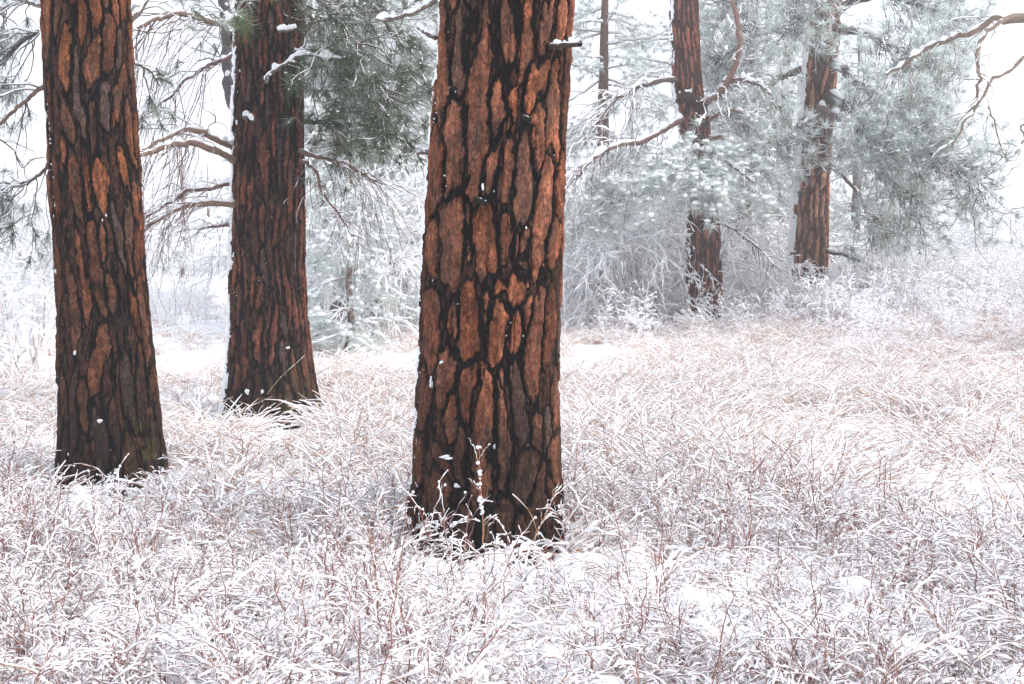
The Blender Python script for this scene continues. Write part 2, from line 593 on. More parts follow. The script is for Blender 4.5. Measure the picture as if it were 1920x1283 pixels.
    sgap = sgap + 0.009 * s * fbm(nx / 0.014, ny / 0.014, nz_ / 0.040, seed + 14, 3) - 0.016 * s * sstep(0.11, 0.0, np.abs(fbm(nx / 0.055, ny / 0.055, nz_ / 0.55, seed + 19, 2)))
    m = 0
    for k_ in range(3):
        m = m + (0.45, 0.3, 0.25)[k_] * sstep(0, edge * 0.7, sgap - (0, 0.006, 0.012)[k_] * s + (0.0, 0.008, 0.014)[k_] * s * fbm(nx / 0.035, ny / 0.035, nz_ / 0.07, seed + 16 + k_, 2))
    npl = len(plates)
    tone = rng.uniform(0, 1, npl + 1); hgt = rng.uniform(hp[0] * 0.6, hp[1], npl + 1); gr = np.where(rng.uniform(size=npl + 1) < grey, rng.uniform(0.5, 1, npl + 1), rng.uniform(0, 0.35, npl + 1))
    tn, hh, gg = tone[own], hgt[own], gr[own]
    # relief
    fine_ = fbm(nx / 0.016, ny / 0.016, nz_ / 0.028, seed + 51, 3)
    fl = fbm(nx / 0.035, ny / 0.035, nz_ / 0.06, seed + 21, 3)
    terr = np.floor(fl * 4 + 0.5) / 4 * 0.7 + fl * 0.3
    rid = 1 - np.abs(fbm(nx / 0.030, ny / 0.030, nz_ / 0.20, seed + 31, 3)) * 3.2
    dome = np.clip(sgap / 0.04, 0, 1)
    h = m * (hh + 0.0085 * terr + 0.002 * dome + 0.0025 * fine_ + 0.003 * fbm(nx / 0.012, ny / 0.012, nz_ / 0.10, seed + 47, 3)) + (1 - m) * (0.017 * np.clip(rid, -0.4, 1) * sstep(0.002, 0.022, -sgap) - 0.004)
    m2 = sstep(-0.12, 0.16, fbm(nx / 0.026, ny / 0.026, nz_ / 0.20, seed + 33, 3) + 0.25 * fine_) * sstep(0.0005, 0.005, -sgap)
    h = h + (1 - m) * 0.008 * m2
    if wear: h = h * wear
    h = h - 0.5 * (hp[0] + hp[1])
    # colour
    A, B = np.array(pal[0]), np.array(pal[1])
    c_pl = A + (B - A) * np.clip(tn * 0.75 + 0.35 * fbm(nx / 0.2, ny / 0.2, nz_ / 0.3, seed + 41, 2) + 0.15, 0, 1)[..., None]
    fine = fbm(nx / 0.016, ny / 0.016, nz_ / 0.028, seed + 51, 3)
    c_pl = c_pl * (1 + 0.9 * np.clip(fbm(nx / 0.09, ny / 0.09, nz_ / 0.16, seed + 43, 3), -0.6, 0.6))[..., None] * (1 + 0.55 * fine + 0.35 * fl)[..., None]
    crack = sstep(0.10, 0.02, np.abs(fbm(nx / 0.03, ny / 0.03, nz_ / 0.05, seed + 61, 2)))
    c_pl = c_pl * (1 - 0.42 * crack)[..., None]
    gw = 0.55 * sstep(0.05, 0.5, fbm(nx / 0.05, ny / 0.05, nz_ / 0.22, seed + 45, 3))[..., None]
    c_pl = c_pl * (1 - gw) + np.array([0.085, 0.058, 0.046]) * (1 + 0.5 * fine[..., None]) * gw
    streak = fbm(nx / 0.012, ny / 0.012, nz_ / 0.10, seed + 47, 3)
    c_pl = c_pl * (1 + 0.55 * streak)[..., None]
    c_pl = c_pl * (1 - gg[..., None]) + np.array([0.085, 0.06, 0.05]) * (1 + 0.4 * fine[..., None]) * gg[..., None]
    D0, D1 = np.array(dark[0]), np.array(dark[1])
    dk = np.clip(rid * 0.55 + 0.7 * fine, 0, 1) * sstep(0.002, 0.022, -sgap)
    c_dk = D0 + (D1 - D0) * dk[..., None]
    c_rd = np.array([0.080, 0.036, 0.024]) * (1 + 0.7 * fine + 0.35 * fbm(nx / 0.1, ny / 0.1, nz_ / 0.2, seed + 35, 2))[..., None]
    c_dk = c_dk * (1 - 0.8 * m2[..., None]) + c_rd * 0.8 * m2[..., None]
    zrel = ZZ - gz
    ch = sstep(char_z + 0.35, char_z - 0.35, zrel + 0.45 * fbm(nx / 0.16, ny / 0.16, nz_ / 0.4, seed + 71, 3)) * char_amt
    c_pl = c_pl * (1 - ch[..., None]) + (np.array([0.030, 0.020, 0.015]) * (1 + 0.6 * fine[..., None])) * ch[..., None]
    mc = sstep(0.50, 0.85, m)[..., None]
    c = c_dk * (1 - mc) + c_pl * mc
    if moss:
        for (mp0, mz0, mr0, mz1) in moss:
            mm = np.exp(-((PH - mp0) / mr0) ** 2 - ((zrel - mz0) / mz1) ** 2) * sstep(-0.2, 0.35, fbm(nx / 0.04, ny / 0.04, nz_ / 0.06, seed + 81, 3))
            mm = mm * (0.25 + 0.4 * m)
            c = c * (1 - mm[..., None]) + np.array([0.14, 0.125, 0.035]) * mm[..., None]
    c = np.clip(c, 0.004, 0.8)
    lump = 0.022 * fbm(nx / 0.28, ny / 0.28, nz_ / 0.6, seed + 91, 2)
    fl_ = flare * np.exp(-np.maximum(zrel, 0) / 0.16) * (0.5 + 0.5 * np.sin(PH * 5 + seed) + 0.3 * np.sin(PH * 9 + 1))
    Rr = rz[:, None] * (1 + lump) + h * s * 1.0 + fl_
    V = np.stack([cxz[:, None] + Rr * np.sin(PH), Y - Rr * np.cos(PH), ZZ], -1)
    nr, ncl = U.shape
    idx = np.arange(nr * ncl).reshape(nr, ncl)
    nxt = np.roll(idx, -1, axis=1)
    Q = np.stack([idx[:-1], nxt[:-1], nxt[1:], idx[1:]], -1)          # (nr-1, ncl, 4)
    mq = (m[:-1] + np.roll(m, -1, 1)[:-1] + m[1:] + np.roll(m, -1, 1)[1:]) / 4
    oq = own[:-1]
    same = (own[:-1] == np.roll(own, -1, 1)[:-1]) & (own[:-1] == own[1:])
    vis = (np.abs(PH[:-1]) < 1.75) & (ZZ[:-1] < pts[-1, 0] + 0.12) & (ZZ[:-1] > gz + 0.02)
    pid = np.where((mq > 0.45) & same & vis, oq, -1)
    base = thing('pine_tree', label, 'tree', (float(cxz[0]), Y, gz), group)
    Vf, Cf = V.reshape(-1, 3), c.reshape(-1, 3)
    Qf, pf_ = Q.reshape(-1, 4), pid.reshape(-1)
    E3 = np.zeros((0, 3), np.int64)

    def sub(sel):
        q = Qf[sel]
        u, inv_ = np.unique(q, return_inverse=True)
        return Vf[u], Cf[u], inv_.reshape(-1, 4)
    if not split:
        pf_ = np.full_like(pf_, -1)
    if split:
        lab = np.where(pf_ >= 0, np.arange(len(pf_)), 1 << 40).reshape(pid.shape)
        pp2 = pf_.reshape(pid.shape)
        eqv, eqh = pp2[1:] == pp2[:-1], pp2[:, 1:] == pp2[:, :-1]
        big = 1 << 40
        for _ in range(400):
            old = lab.copy()
            lab[1:] = np.where(eqv, np.minimum(lab[1:], lab[:-1]), lab[1:]); lab[:-1] = np.where(eqv, np.minimum(lab[1:], lab[:-1]), lab[:-1])
            lab[:, 1:] = np.where(eqh, np.minimum(lab[:, 1:], lab[:, :-1]), lab[:, 1:]); lab[:, :-1] = np.where(eqh, np.minimum(lab[:, 1:], lab[:, :-1]), lab[:, :-1])
            if (lab == old).all(): break
        lf = lab.reshape(-1)
        ok = pf_ >= 0
        ids, inv2, cn = np.unique(lf[ok], return_inverse=True, return_counts=True)
        rank = np.empty(len(ids), int); rank[np.argsort(-cn)] = np.arange(len(ids))
        new = np.where((cn[inv2] >= 25) & (rank[inv2] < 290), rank[inv2], -1)
        pf_ = pf_.copy(); pf_[np.flatnonzero(ok)] = new
    npl2 = int(pf_.max()) + 1
    v_, c_, q_ = sub(pf_ < 0)
    trunk = link('trunk', mesh_from('trunk', v_, c_, q_, E3, M_BARK), base)
    for i in range(npl2):
        if (pf_ == i).any():
            v_, c_, q_ = sub(pf_ == i)
            link('bark_plate', mesh_from('bark_plate', v_, c_, q_, E3, M_BARK), trunk)
    # wind-packed snow on the weather side
    if snow_amt > 0:
        sidew = sstep(snow_phi[0] - 0.25, snow_phi[0] + 0.1, PH) * sstep(snow_phi[1] + 0.25, snow_phi[1] - 0.15, PH)
        sn = fbm(nx / 0.05, ny / 0.05, nz_ / 0.12, seed + 101, 3) * 0.75 + 0.35 * fbm(nx / 0.015, ny / 0.015, nz_ / 0.02, seed + 111, 2)
        face = np.clip(np.gradient(-h, axis=1) * 40, -0.5, 0.5)
        cover = sn + 0.45 * fbm(nx / 0.15, ny / 0.15, nz_ / 0.25, seed + 113, 2) - (1 - snow_amt * 2 * sidew) * 0.55 - (1 - sidew) * 0.6
        th = np.clip(cover, -0.2, 0.5)
        Rs = Rr + np.where(th > 0, 0.003 + snow_th * np.sqrt(np.maximum(th, 0) * 2), th * 0.03)
        Vs = np.stack([cxz[:, None] + Rs * np.sin(PH), Y - Rs * np.cos(PH), ZZ], -1).reshape(-1, 3)
        on = ((th[:-1] > 0) | (np.roll(th, -1, 1)[:-1] > 0) | (th[1:] > 0) | (np.roll(th, -1, 1)[1:] > 0)) & (ZZ[:-1] < zt)
        q = Qf[on.reshape(-1)]
        if len(q):
            u, inv_ = np.unique(q, return_inverse=True)
            so = link('snow_crust', mesh_from('snow_crust', Vs[u], None, inv_.reshape(-1, 4), E3, M_SNOW), base)
            so['kind'] = 'stuff'
    if flecks:
        w = sstep(0.006, 0.0, np.abs(sgap)) * (0.02 + sstep(-0.5, -1.45, PH) ** 1.5) * (PH > -1.8) * (PH < 1.3) * (ZZ < zt) * (ZZ > gz + 0.1)
        w = w * sstep(0.0, 0.4, fbm(nx / 0.09, ny / 0.09, nz_ / 0.15, seed + 121, 2))
        pw = w.ravel() / w.sum()
        kk = rng.choice(len(pw), size=flecks, p=pw)
        g = Geo()
        cc = Vf[kk] + rng.normal(size=(flecks, 3)) * 0.004
        q = rng.gamma(1.6, 0.0012, flecks) * s ** 0.3 + 0.0016 * Y / 6.0
        g.blobs(cc, np.stack([q, q, q * rng.uniform(0.8, 2.4, flecks)], 1), SNOW, rng, 0.35)
        g.build('snow_flecks', M_SNOW, base)['kind'] = 'stuff'
    surf = lambda px, py: _surf(px, py, inv, rref, zs, cxz, rz, Y)
    return base, surf, trunk


def _surf(px, py, inv, rref, zs, cxz, rz, Y):
    u, v = inv(px, py)
    f = u / rref
    r, c = np.interp(v, zs, rz), np.interp(v, zs, cxz)
    n = np.array([math.sin(f), -math.cos(f), 0])
    return np.array([c, Y, v]) + n * (r + 0.004), n


T3_UP = [([(200, 20), (195, 200), (185, 420)], 24), ([(182, 630), (180, 800), (150, 970)], 40), ([(235, 160), (225, 330), (205, 520)], 26),
    ([(300, 20), (295, 220), (285, 400)], 46), ([(270, 480), (270, 700), (265, 865)], 62), ([(265, 910), (265, 1100), (255, 1283)], 66),
    ([(405, -40), (400, 180), (392, 330), (368, 480), (358, 640), (345, 800), (355, 920)], 74), ([(445, 360), (455, 480), (455, 620)], 44),
    ([(512, 565), (470, 680), (432, 790), (418, 880)], 46), ([(512, 650), (500, 780), (490, 930)], 50), ([(515, 20), (510, 180), (530, 330)], 48),
    ([(605, 10), (600, 200), (562, 410), (550, 520)], 44), ([(725, -20), (700, 130), (680, 240)], 42), ([(675, 300), (630, 420), (620, 490)], 58),
    ([(655, 450), (645, 600), (650, 760)], 52), ([(608, 560), (608, 700), (590, 850), (585, 1030)], 58), ([(760, 0), (750, 170)], 32),
    ([(740, 320), (730, 480), (730, 640), (745, 700)], 40), ([(803, 0), (795, 200), (780, 420), (772, 640)], 20), ([(715, 720), (700, 900), (675, 1050), (660, 1283)], 52),
    ([(737, 1040), (720, 1150)], 34), ([(405, 960), (390, 1060), (400, 1270)], 78), ([(495, 990), (512, 1100), (520, 1270)], 46),
    ([(592, 1080), (562, 1160)], 46), ([(160, 1030), (155, 1270)], 34), ([(332, 950), (330, 1100), (330, 1250)], 36), ([(765, 300), (762, 330)], 20),
    ([(440, 20), (450, 200)], 26), ([(560, 30), (570, 90)], 24), ([(575, 1180), (570, 1283)], 42), ([(765, 760), (750, 960)], 26)]
T3_LO = [([(145, 40), (150, 250), (140, 400)], 45), ([(115, 430), (110, 600)], 30), ([(245, 125), (245, 225)], 40), ([(318, -10), (320, 200), (330, 340)], 72),
    ([(340, 400), (312, 520), (312, 620)], 58), ([(390, 20), (390, 150), (385, 290)], 44), ([(475, 115), (442, 220), (430, 330)], 60),
    ([(520, 0), (520, 80)], 78), ([(577, 125), (575, 180)], 32), ([(540, 165), (535, 300)], 32), ([(652, 0), (640, 150), (615, 330), (608, 480), (622, 550)], 44),
    ([(688, 110), (680, 250), (665, 350)], 34), ([(218, 370), (208, 530)], 52), ([(385, 400), (392, 560), (385, 700), (368, 850), (395, 1010)], 72),
    ([(475, 460), (475, 600), (482, 750), (475, 940)], 48), ([(435, 700), (430, 750)], 30), ([(712, 440), (712, 650)], 20), ([(628, 600), (640, 700)], 30),
    ([(652, 850), (620, 980), (572, 1090), (560, 1210)], 56), ([(680, 850), (692, 950)], 24), ([(678, 610), (668, 700)], 26), ([(172, 760), (222, 850)], 30),
    ([(240, 1030), (238, 1060)], 36), ([(100, 760), (98, 850)], 20), ([(540, 420), (545, 600), (560, 740)], 46), ([(570, 780), (575, 1000)], 66),
    ([(180, 900), (190, 1010)], 60), ([(470, 1010), (500, 1120)], 60), ([(300, 1060), (310, 1150)], 46), ([(240, 560), (235, 660)], 46), ([(295, 690), (300, 860)], 38),
    ([(400, 1060), (405, 1160)], 40), ([(715, 740), (720, 880)], 36)]


def t3_plates(rng, inv, rref, z0, z1):
    out = []
    for lst, ox, oy, s in ((T3_UP, 740, 0, 2.4216), (T3_LO, 740, 520, 2.332)):
        for poly, w in lst:
            q = np.array([inv(ox + x / s, oy + y / s) for x, y in poly])
            ph = np.abs(q[:, 0].mean() / rref)
            if len(q) > 1:
                q[0] += (q[0] - q[1]) / np.linalg.norm(q[0] - q[1]) * 0.075
                q[-1] += (q[-1] - q[-2]) / np.linalg.norm(q[-1] - q[-2]) * 0.075
            out.append((q, w / s * 6.0 / F / 2 / max(math.cos(min(ph, 1.25)), 0.32) * 2.05))
    ztop = max(q[:, 1].max() for q, _ in out)
    a = 1.33 * rref
    out += plates_from_columns(rng, a, 2 * np.pi * rref - a, z0, z1, 0.105, 0.075, (0.2, 0.55))
    out += plates_from_columns(rng, -a, a, ztop + 0.05, z1, 0.10, 0.07, (0.2, 0.5))
    return out


def col_plates(sp, w, Lr, skip, meander, tilt):
    def fn(rng, inv, rref, z0, z1):
        return plates_from_columns(rng, -np.pi * rref, np.pi * rref, z0, z1, sp, w, Lr, skip, meander, tilt)
    return fn


Y1, Y2, Y3, Y4, Y5 = 7.6, 11.2, 6.15, 24.0, 26.0
tree3, surf3, trunk3 = bark_tree(
    [(0, 822, 1080), (100, 816, 1073), (200, 810, 1066), (300, 800, 1063), (400, 793, 1060), (550, 784, 1054), (700, 780, 1050), (850, 772, 1054), (950, 768, 1058), (1000, 765, 1062), (1045, 760, 1068)],
    Y3, 330, 70, 0.0058, 3, 'thickest reddish pine trunk with long bark plates, in the middle', 'old pine trunks',
    t3_plates, char_z=0.62, char_amt=0.85, snow_phi=(-1.75, -1.42), snow_amt=0.52, snow_th=0.009, flecks=420, grey=0.05,
    pal=((0.12, 0.036, 0.017), (0.33, 0.115, 0.056)))
tree1, surf1, trunk1 = bark_tree(
    [(0, 78, 243), (150, 85, 251), (300, 92, 262), (470, 103, 271), (600, 108, 281), (700, 111, 291), (800, 113, 302), (880, 113, 312), (935, 111, 320)],
    Y1, 250, 60, 0.0072, 7, 'dark brown pine trunk with narrow orange bark ridges, leftmost of the thick trunks', 'old pine trunks',
    col_plates(0.084, 0.096, (0.25, 0.65), 0.12, 0.026, 0.13), char_z=0.85, char_amt=0.86, snow_phi=(-1.75, -1.36), snow_amt=0.48, snow_th=0.009, flecks=300, moss=[(1.0, 0.25, 0.3, 0.25)],
    pal=((0.085, 0.028, 0.011), (0.25, 0.082, 0.032)), grey=0.15)
tree2, surf2, trunk2 = bark_tree(
    [(0, 441, 572), (150, 437, 571), (300, 433, 571), (500, 431, 573), (600, 429, 579), (700, 425, 591), (750, 420, 600), (788, 415, 608)],
    Y2, 210, 50, 0.0095, 13, 'russet pine trunk with a snowy crooked branch across its bark and mossy foot', 'old pine trunks',
    col_plates(0.072, 0.082, (0.3, 0.8), 0.06, 0.024, 0.09), char_z=0.45, char_amt=0.7, snow_phi=(-1.85, -1.05), snow_amt=0.60, snow_th=0.016, flecks=320, moss=[(1.0, 0.12, 0.45, 0.28), (0.35, 0.1, 0.25, 0.12)],
    pal=((0.10, 0.030, 0.016), (0.24, 0.074, 0.040)), grey=0.2)
tree4, surf4, trunk4 = bark_tree(
    [(0, 1254, 1311), (120, 1257, 1314), (180, 1259, 1320), (215, 1264, 1330), (250, 1272, 1332), (300, 1275, 1338), (400, 1283, 1348), (500, 1286, 1353), (625, 1286, 1358)],
    Y4, 90, 24, 0.03, 17, 'slim reddish pine trunk with a dark knot where its limbs fork', 'far pine trunks',
    col_plates(0.10, 0.10, (0.3, 0.8), 0.1, 0.02, 0.05), split=False, snow_phi=(-1.85, -1.0), snow_amt=0.5, snow_th=0.018, hp=(0.03, 0.05), edge=0.02, flare=0.02,
    pal=((0.24, 0.075, 0.046), (0.34, 0.12, 0.075)), dark=((0.04, 0.018, 0.015), (0.11, 0.05, 0.04)), char_z=0.2, char_amt=0.4)
tree5, surf5, trunk5 = bark_tree(
    [(0, 1515, 1580), (40, 1510, 1576), (150, 1500, 1570), (300, 1490, 1559), (450, 1478, 1553), (545, 1471, 1552), (614, 1466, 1552)],
    Y5, 90, 24, 0.03, 19, 'pale orange pine trunk with snow plastered down one side, half hidden by frosted needle boughs', 'far pine trunks',
    col_plates(0.14, 0.135, (0.5, 1.1), 0.08, 0.03, 0.06), split=False, snow_phi=(-1.9, -1.0), snow_amt=0.75, snow_th=0.018, hp=(0.03, 0.05), edge=0.02, flare=0.02,
    pal=((0.42, 0.17, 0.095), (0.62, 0.31, 0.19)), dark=((0.08, 0.038, 0.028), (0.16, 0.08, 0.06)), char_z=-1, char_amt=0)


# snow pads caught on the bark
def pads(base, surf, lst, seed):
    rng = np.random.default_rng(seed)
    for (px, py, w, h) in lst:
        g = Geo()
        p, n = surf(px, py)
        side = np.array([-n[1], n[0], 0])
        k = 7
        t = rng.uniform(-1, 1, k)
        c = p + side * t[:, None] * w * 0.45 + np.array([0, 0, 1.0]) * rng.uniform(-0.5, 0.5, k)[:, None] * h + n * rng.uniform(-0.012, 0.004, k)[:, None]
        g.blobs(c, np.stack([rng.uniform(0.2, 0.4, k) * w, rng.uniform(0.2, 0.4, k) * w, rng.uniform(0.25, 0.5, k) * h], 1) + 0.002, SNOW, rng, 0.3)
        g.build('snow_pad', M_SNOW, base)


pads(tree3, surf3, [(838, 857, 0.045, 0.010), (855, 910, 0.022, 0.012), (905, 352, 0.007, 0.022), (828, 679, 0.018, 0.010), (808, 716, 0.006, 0.035), (992, 893, 0.007, 0.04)], 5)
pads(tree1, surf1, [(186, 790, 0.028, 0.012), (140, 662, 0.010, 0.018)], 6)
pads(tree2, surf2, [(540, 652, 0.02, 0.016), (463, 735, 0.03, 0.03), (492, 735, 0.02, 0.02)], 7)


# ------------------------------------------------------------------ branches of the big trees
WOODC = [(0.13, 0.105, 0.09), (0.16, 0.125, 0.105), (0.10, 0.085, 0.075)]
PINKTWIG = [(0.17, 0.10, 0.085), (0.13, 0.08, 0.07), (0.20, 0.13, 0.10)]
GREEN = [(0.06, 0.10, 0.045), (0.085, 0.12, 0.05), (0.05, 0.085, 0.05), (0.10, 0.12, 0.06)]
PALEGREEN = [(0.20, 0.27, 0.21), (0.24, 0.31, 0.24), (0.17, 0.24, 0.18)]


def branch(parent, path, r0, r1, seed, name='branch', snow=0.012, twigs=0, twL=(0.3, 0.7), twr=0.004, grav=0.35, lift=0.0, spread=0.9, bias=(0, 0, 0),
           sub=0, subL=(0.12, 0.3), tuft=0, tuftL=0.15, tw=0.004, greens=GREEN, frost=0.35, cols=WOODC, tsnow=0.006, sz=0.0, n=24, tmin=0.1, wob=0.035, nn=36, cover=0.78):
    rng = np.random.default_rng(seed)
    pts = np.array([P(*q) for q in path])
    path_ = smooth_path(pts, n)
    L = np.linalg.norm(np.diff(path_, axis=0), axis=1).sum()
    w = np.cumsum(rng.normal(size=(n, 3)), 0); w -= np.linspace(0, 1, n)[:, None] * w[-1]
    path_ = path_ + (w - w[0]) * L * wob / n ** 0.5
    g, s, ng = Geo(), Geo(), Geo()
    A = path_[None]
    RA = taper(1, n, r0, r1) * (1 + rng.uniform(-0.12, 0.12, (1, n)))
    g.tubes(A, RA, 7, pick(rng, 1, cols))
    snow_on(s, A, RA, snow, rng, 6, cover)
    tips = []
    if twigs:
        p, d, own, t = kids(A, twigs, rng, tmin, 1.0, spread, bias)
        Lw = rng.uniform(*twL, twigs) * (1.1 - 0.5 * t)
        B = curves(p, d, Lw, 8, rng, grav * rng.uniform(0.2, 1.4, twigs), lift * rng.uniform(0.4, 1.5, twigs), 0.10)
        RB = taper(twigs, 8, twr * rng.uniform(0.8, 1.5, twigs), twr * 0.4)
        g.tubes(B, RB, 4, pick(rng, twigs, cols))
        snow_on(s, B, RB, tsnow, rng, 4, 0.8)
        tips.append((B[:, -1], norm(B[:, -1] - B[:, -2])))
        if sub:
            p, d, own, t = kids(B, sub, rng, 0.2, 1.0, spread, (bias[0] * 0.5, bias[1] * 0.5, bias[2] * 0.5))
            Cc = curves(p, d, rng.uniform(*subL, sub), 6, rng, grav * rng.uniform(0.0, 1.0, sub), lift * rng.uniform(0.4, 1.5, sub), 0.12)
            RC = taper(sub, 6, twr * 0.7, twr * 0.3)
            g.tubes(Cc, RC, 3, pick(rng, sub, cols))
            snow_on(s, Cc, RC, tsnow * 0.8, rng, 3, 0.75)
            tips.append((Cc[:, -1], norm(Cc[:, -1] - Cc[:, -2])))
    o = g.build(name, M_WOOD, parent)
    if s.n: s.build('snow_cover', M_SNOWBIT, o)['kind'] = 'stuff'
    if tuft:
        tp = np.concatenate([a for a, _ in tips]); td = np.concatenate([b_ for _, b_ in tips])
        sel = rng.permutation(len(tp))[:tuft]
        s2 = Geo()
        tufts(ng, tp[sel], td[sel], rng, nn, tuftL, tw, greens, frost, snow=s2 if sz else None, sz=sz)
        q = ng.build('needles', M_NEEDLE, o); q['kind'] = 'stuff'
        if s2.n: s2.build('snow_clumps', M_SNOWBIT, o)['kind'] = 'stuff'
    return o


# first tree: boughs on its left side
branch(tree1, [(90, 55, 7.7), (50, 62, 7.9), (-10, 120, 8.0), (-60, 170, 8.0)], 0.018, 0.008, 100, snow=0.012, twigs=26, twL=(0.25, 0.55), grav=0.5, sub=60, tuft=70, frost=0.42, spread=0.8, bias=(-0.3, 0, -0.2), sz=0.012, tuftL=0.17)
branch(tree1, [(95, 150, 7.6), (60, 180, 7.6), (20, 215, 7.6), (-30, 250, 7.6)], 0.014, 0.010, 101, snow=0.007, twigs=5, twL=(0.2, 0.45), grav=0.4, cols=PINKTWIG)
branch(tree1, [(100, 300, 7.9), (60, 330, 7.9), (10, 350, 8.0), (-40, 380, 8.0)], 0.012, 0.006, 102, snow=0.008, twigs=20, twL=(0.2, 0.42), grav=0.5, sub=34, subL=(0.1, 0.22), tuft=46, frost=0.42, bias=(-0.3, 0, -0.35), sz=0.012, tuftL=0.17)
branch(tree1, [(85, 10, 7.8), (40, 0, 7.9), (-30, 30, 8.0)], 0.014, 0.008, 103, snow=0.012, twigs=16, twL=(0.2, 0.5), grav=0.4, sub=26, tuft=34, frost=0.5, sz=0.012)
branch(tree1, [(246, 40, 7.9), (300, -20, 8.2), (360, -60, 8.4)], 0.016, 0.008, 104, snow=0.012, twigs=12, twL=(0.2, 0.5), grav=0.5, sub=22, tuft=30, frost=0.45, sz=0.01)
branch(tree1, [(250, 120, 7.8), (280, 130, 7.9), (300, 160, 8.0)], 0.008, 0.004, 105, snow=0.007, twigs=6, twL=(0.1, 0.22), grav=0.4, sub=6, tuft=12, frost=0.5, sz=0.01)
branch(tree1, [(-20, 250, 7.8), (20, 275, 7.8), (40, 310, 7.8), (60, 300, 7.8)], 0.006, 0.003, 106, name='dead_twig', snow=0.004, twigs=4, twL=(0.1, 0.3), cols=PINKTWIG)

# second tree: arching dead limbs with hanging twigs between the two left trunks
D = dict(snow=0.017, cols=PINKTWIG, tsnow=0.004, twr=0.0038)
branch(tree2, [(450, 50, 11.0), (405, 40, 10.8), (345, 28, 10.5), (300, 35, 10.4), (258, 52, 10.3)], 0.030, 0.013, 110, twigs=34, twL=(0.6, 1.6), grav=0.95, sub=60, subL=(0.2, 0.5), spread=0.8, bias=(-0.1, 0, -0.5), **D)
branch(tree2, [(445, 105, 11.3), (410, 120, 11.5), (360, 150, 11.7), (310, 190, 11.8), (265, 220, 11.8)], 0.018, 0.008, 111, twigs=26, twL=(0.5, 1.2), grav=0.9, sub=46, subL=(0.2, 0.5), bias=(-0.1, 0, -0.5), **D)
branch(tree2, [(440, 283, 11.1), (400, 262, 10.9), (350, 248, 10.6), (300, 262, 10.3), (258, 285, 10.1)], 0.026, 0.015, 112, twigs=18, twL=(0.5, 1.1), grav=0.8, sub=30, subL=(0.2, 0.5), bias=(-0.1, 0, -0.5), **D)
branch(tree2, [(440, 303, 11.0), (395, 283, 10.7), (340, 265, 10.4), (300, 272, 10.2), (255, 296, 10.0)], 0.032, 0.017, 113, twigs=14, twL=(0.5, 1.0), grav=0.8, sub=26, subL=(0.2, 0.5), bias=(-0.1, 0, -0.5), **D)
branch(tree2, [(440, 342, 11.2), (400, 350, 11.2), (350, 356, 11.2), (310, 385, 11.2), (265, 412, 11.2)], 0.020, 0.009, 114, twigs=16, twL=(0.3, 0.8), grav=0.7, sub=24, subL=(0.2, 0.4), bias=(-0.1, 0, -0.4), **D)
branch(tree2, [(440, 384, 11.0), (390, 378, 10.9), (345, 388, 10.8), (310, 408, 10.6), (262, 440, 10.5)], 0.028, 0.012, 115, twigs=20, twL=(0.3, 0.9), grav=0.75, sub=30, subL=(0.2, 0.4), bias=(-0.1, 0, -0.4), **D)
branch(tree2, [(440, 422, 11.2), (410, 424, 11.2), (372, 430, 11.2)], 0.018, 0.008, 116, twigs=6, twL=(0.2, 0.5), grav=0.6, sub=8, **D)
branch(tree2, [(440, 70, 11.6), (425, 30, 11.9), (405, -30, 12.1)], 0.05, 0.045, 117, snow=0.05, cols=[(0.11, 0.10, 0.10)], twigs=14, twL=(0.5, 1.2), grav=0.7, twr=0.005, tsnow=0.008)
branch(tree2, [(440, 200, 11.6), (430, 130, 11.8), (420, 60, 12.0), (418, -20, 12.1)], 0.055, 0.05, 118, snow=0.03, cols=[(0.11, 0.10, 0.10)], twigs=20, twL=(0.5, 1.3), grav=0.8, twr=0.005, tsnow=0.008, sub=30)
# ... and the snowy branch that crosses in front of its bark
branch(tree2, [(499, 156, 10.78), (503, 142, 10.7), (528, 126, 10.6), (550, 113, 10.55), (575, 108, 10.5), (605, 112, 10.4), (640, 112, 10.3)], 0.016, 0.009, 120, snow=0.020, twigs=5, twL=(0.1, 0.25), cover=1.0)
branch(tree2, [(522, 60, 10.85), (540, 58, 10.75), (555, 55, 10.7)], 0.014, 0.010, 121, name='stub', snow=0.02, cover=1.0)
branch(tree2, [(553, 95, 10.8), (562, 97, 10.75), (570, 104, 10.72)], 0.010, 0.006, 122, name='stub', snow=0.012, cover=1.0)
branch(tree2, [(458, 222, 10.8), (464, 219, 10.72), (474, 228, 10.68)], 0.016, 0.010, 123, name='stub', snow=0.018, cover=1.0)
branch(tree2, [(430, 20, 10.4), (445, 28, 10.3), (456, 38, 10.25)], 0.006, 0.004, 124, snow=0.004, twigs=5, twL=(0.05, 0.12), tuft=5, frost=0.12, tuftL=0.2, sub=0, nn=60, greens=[(0.13, 0.20, 0.06), (0.10, 0.17, 0.05)])
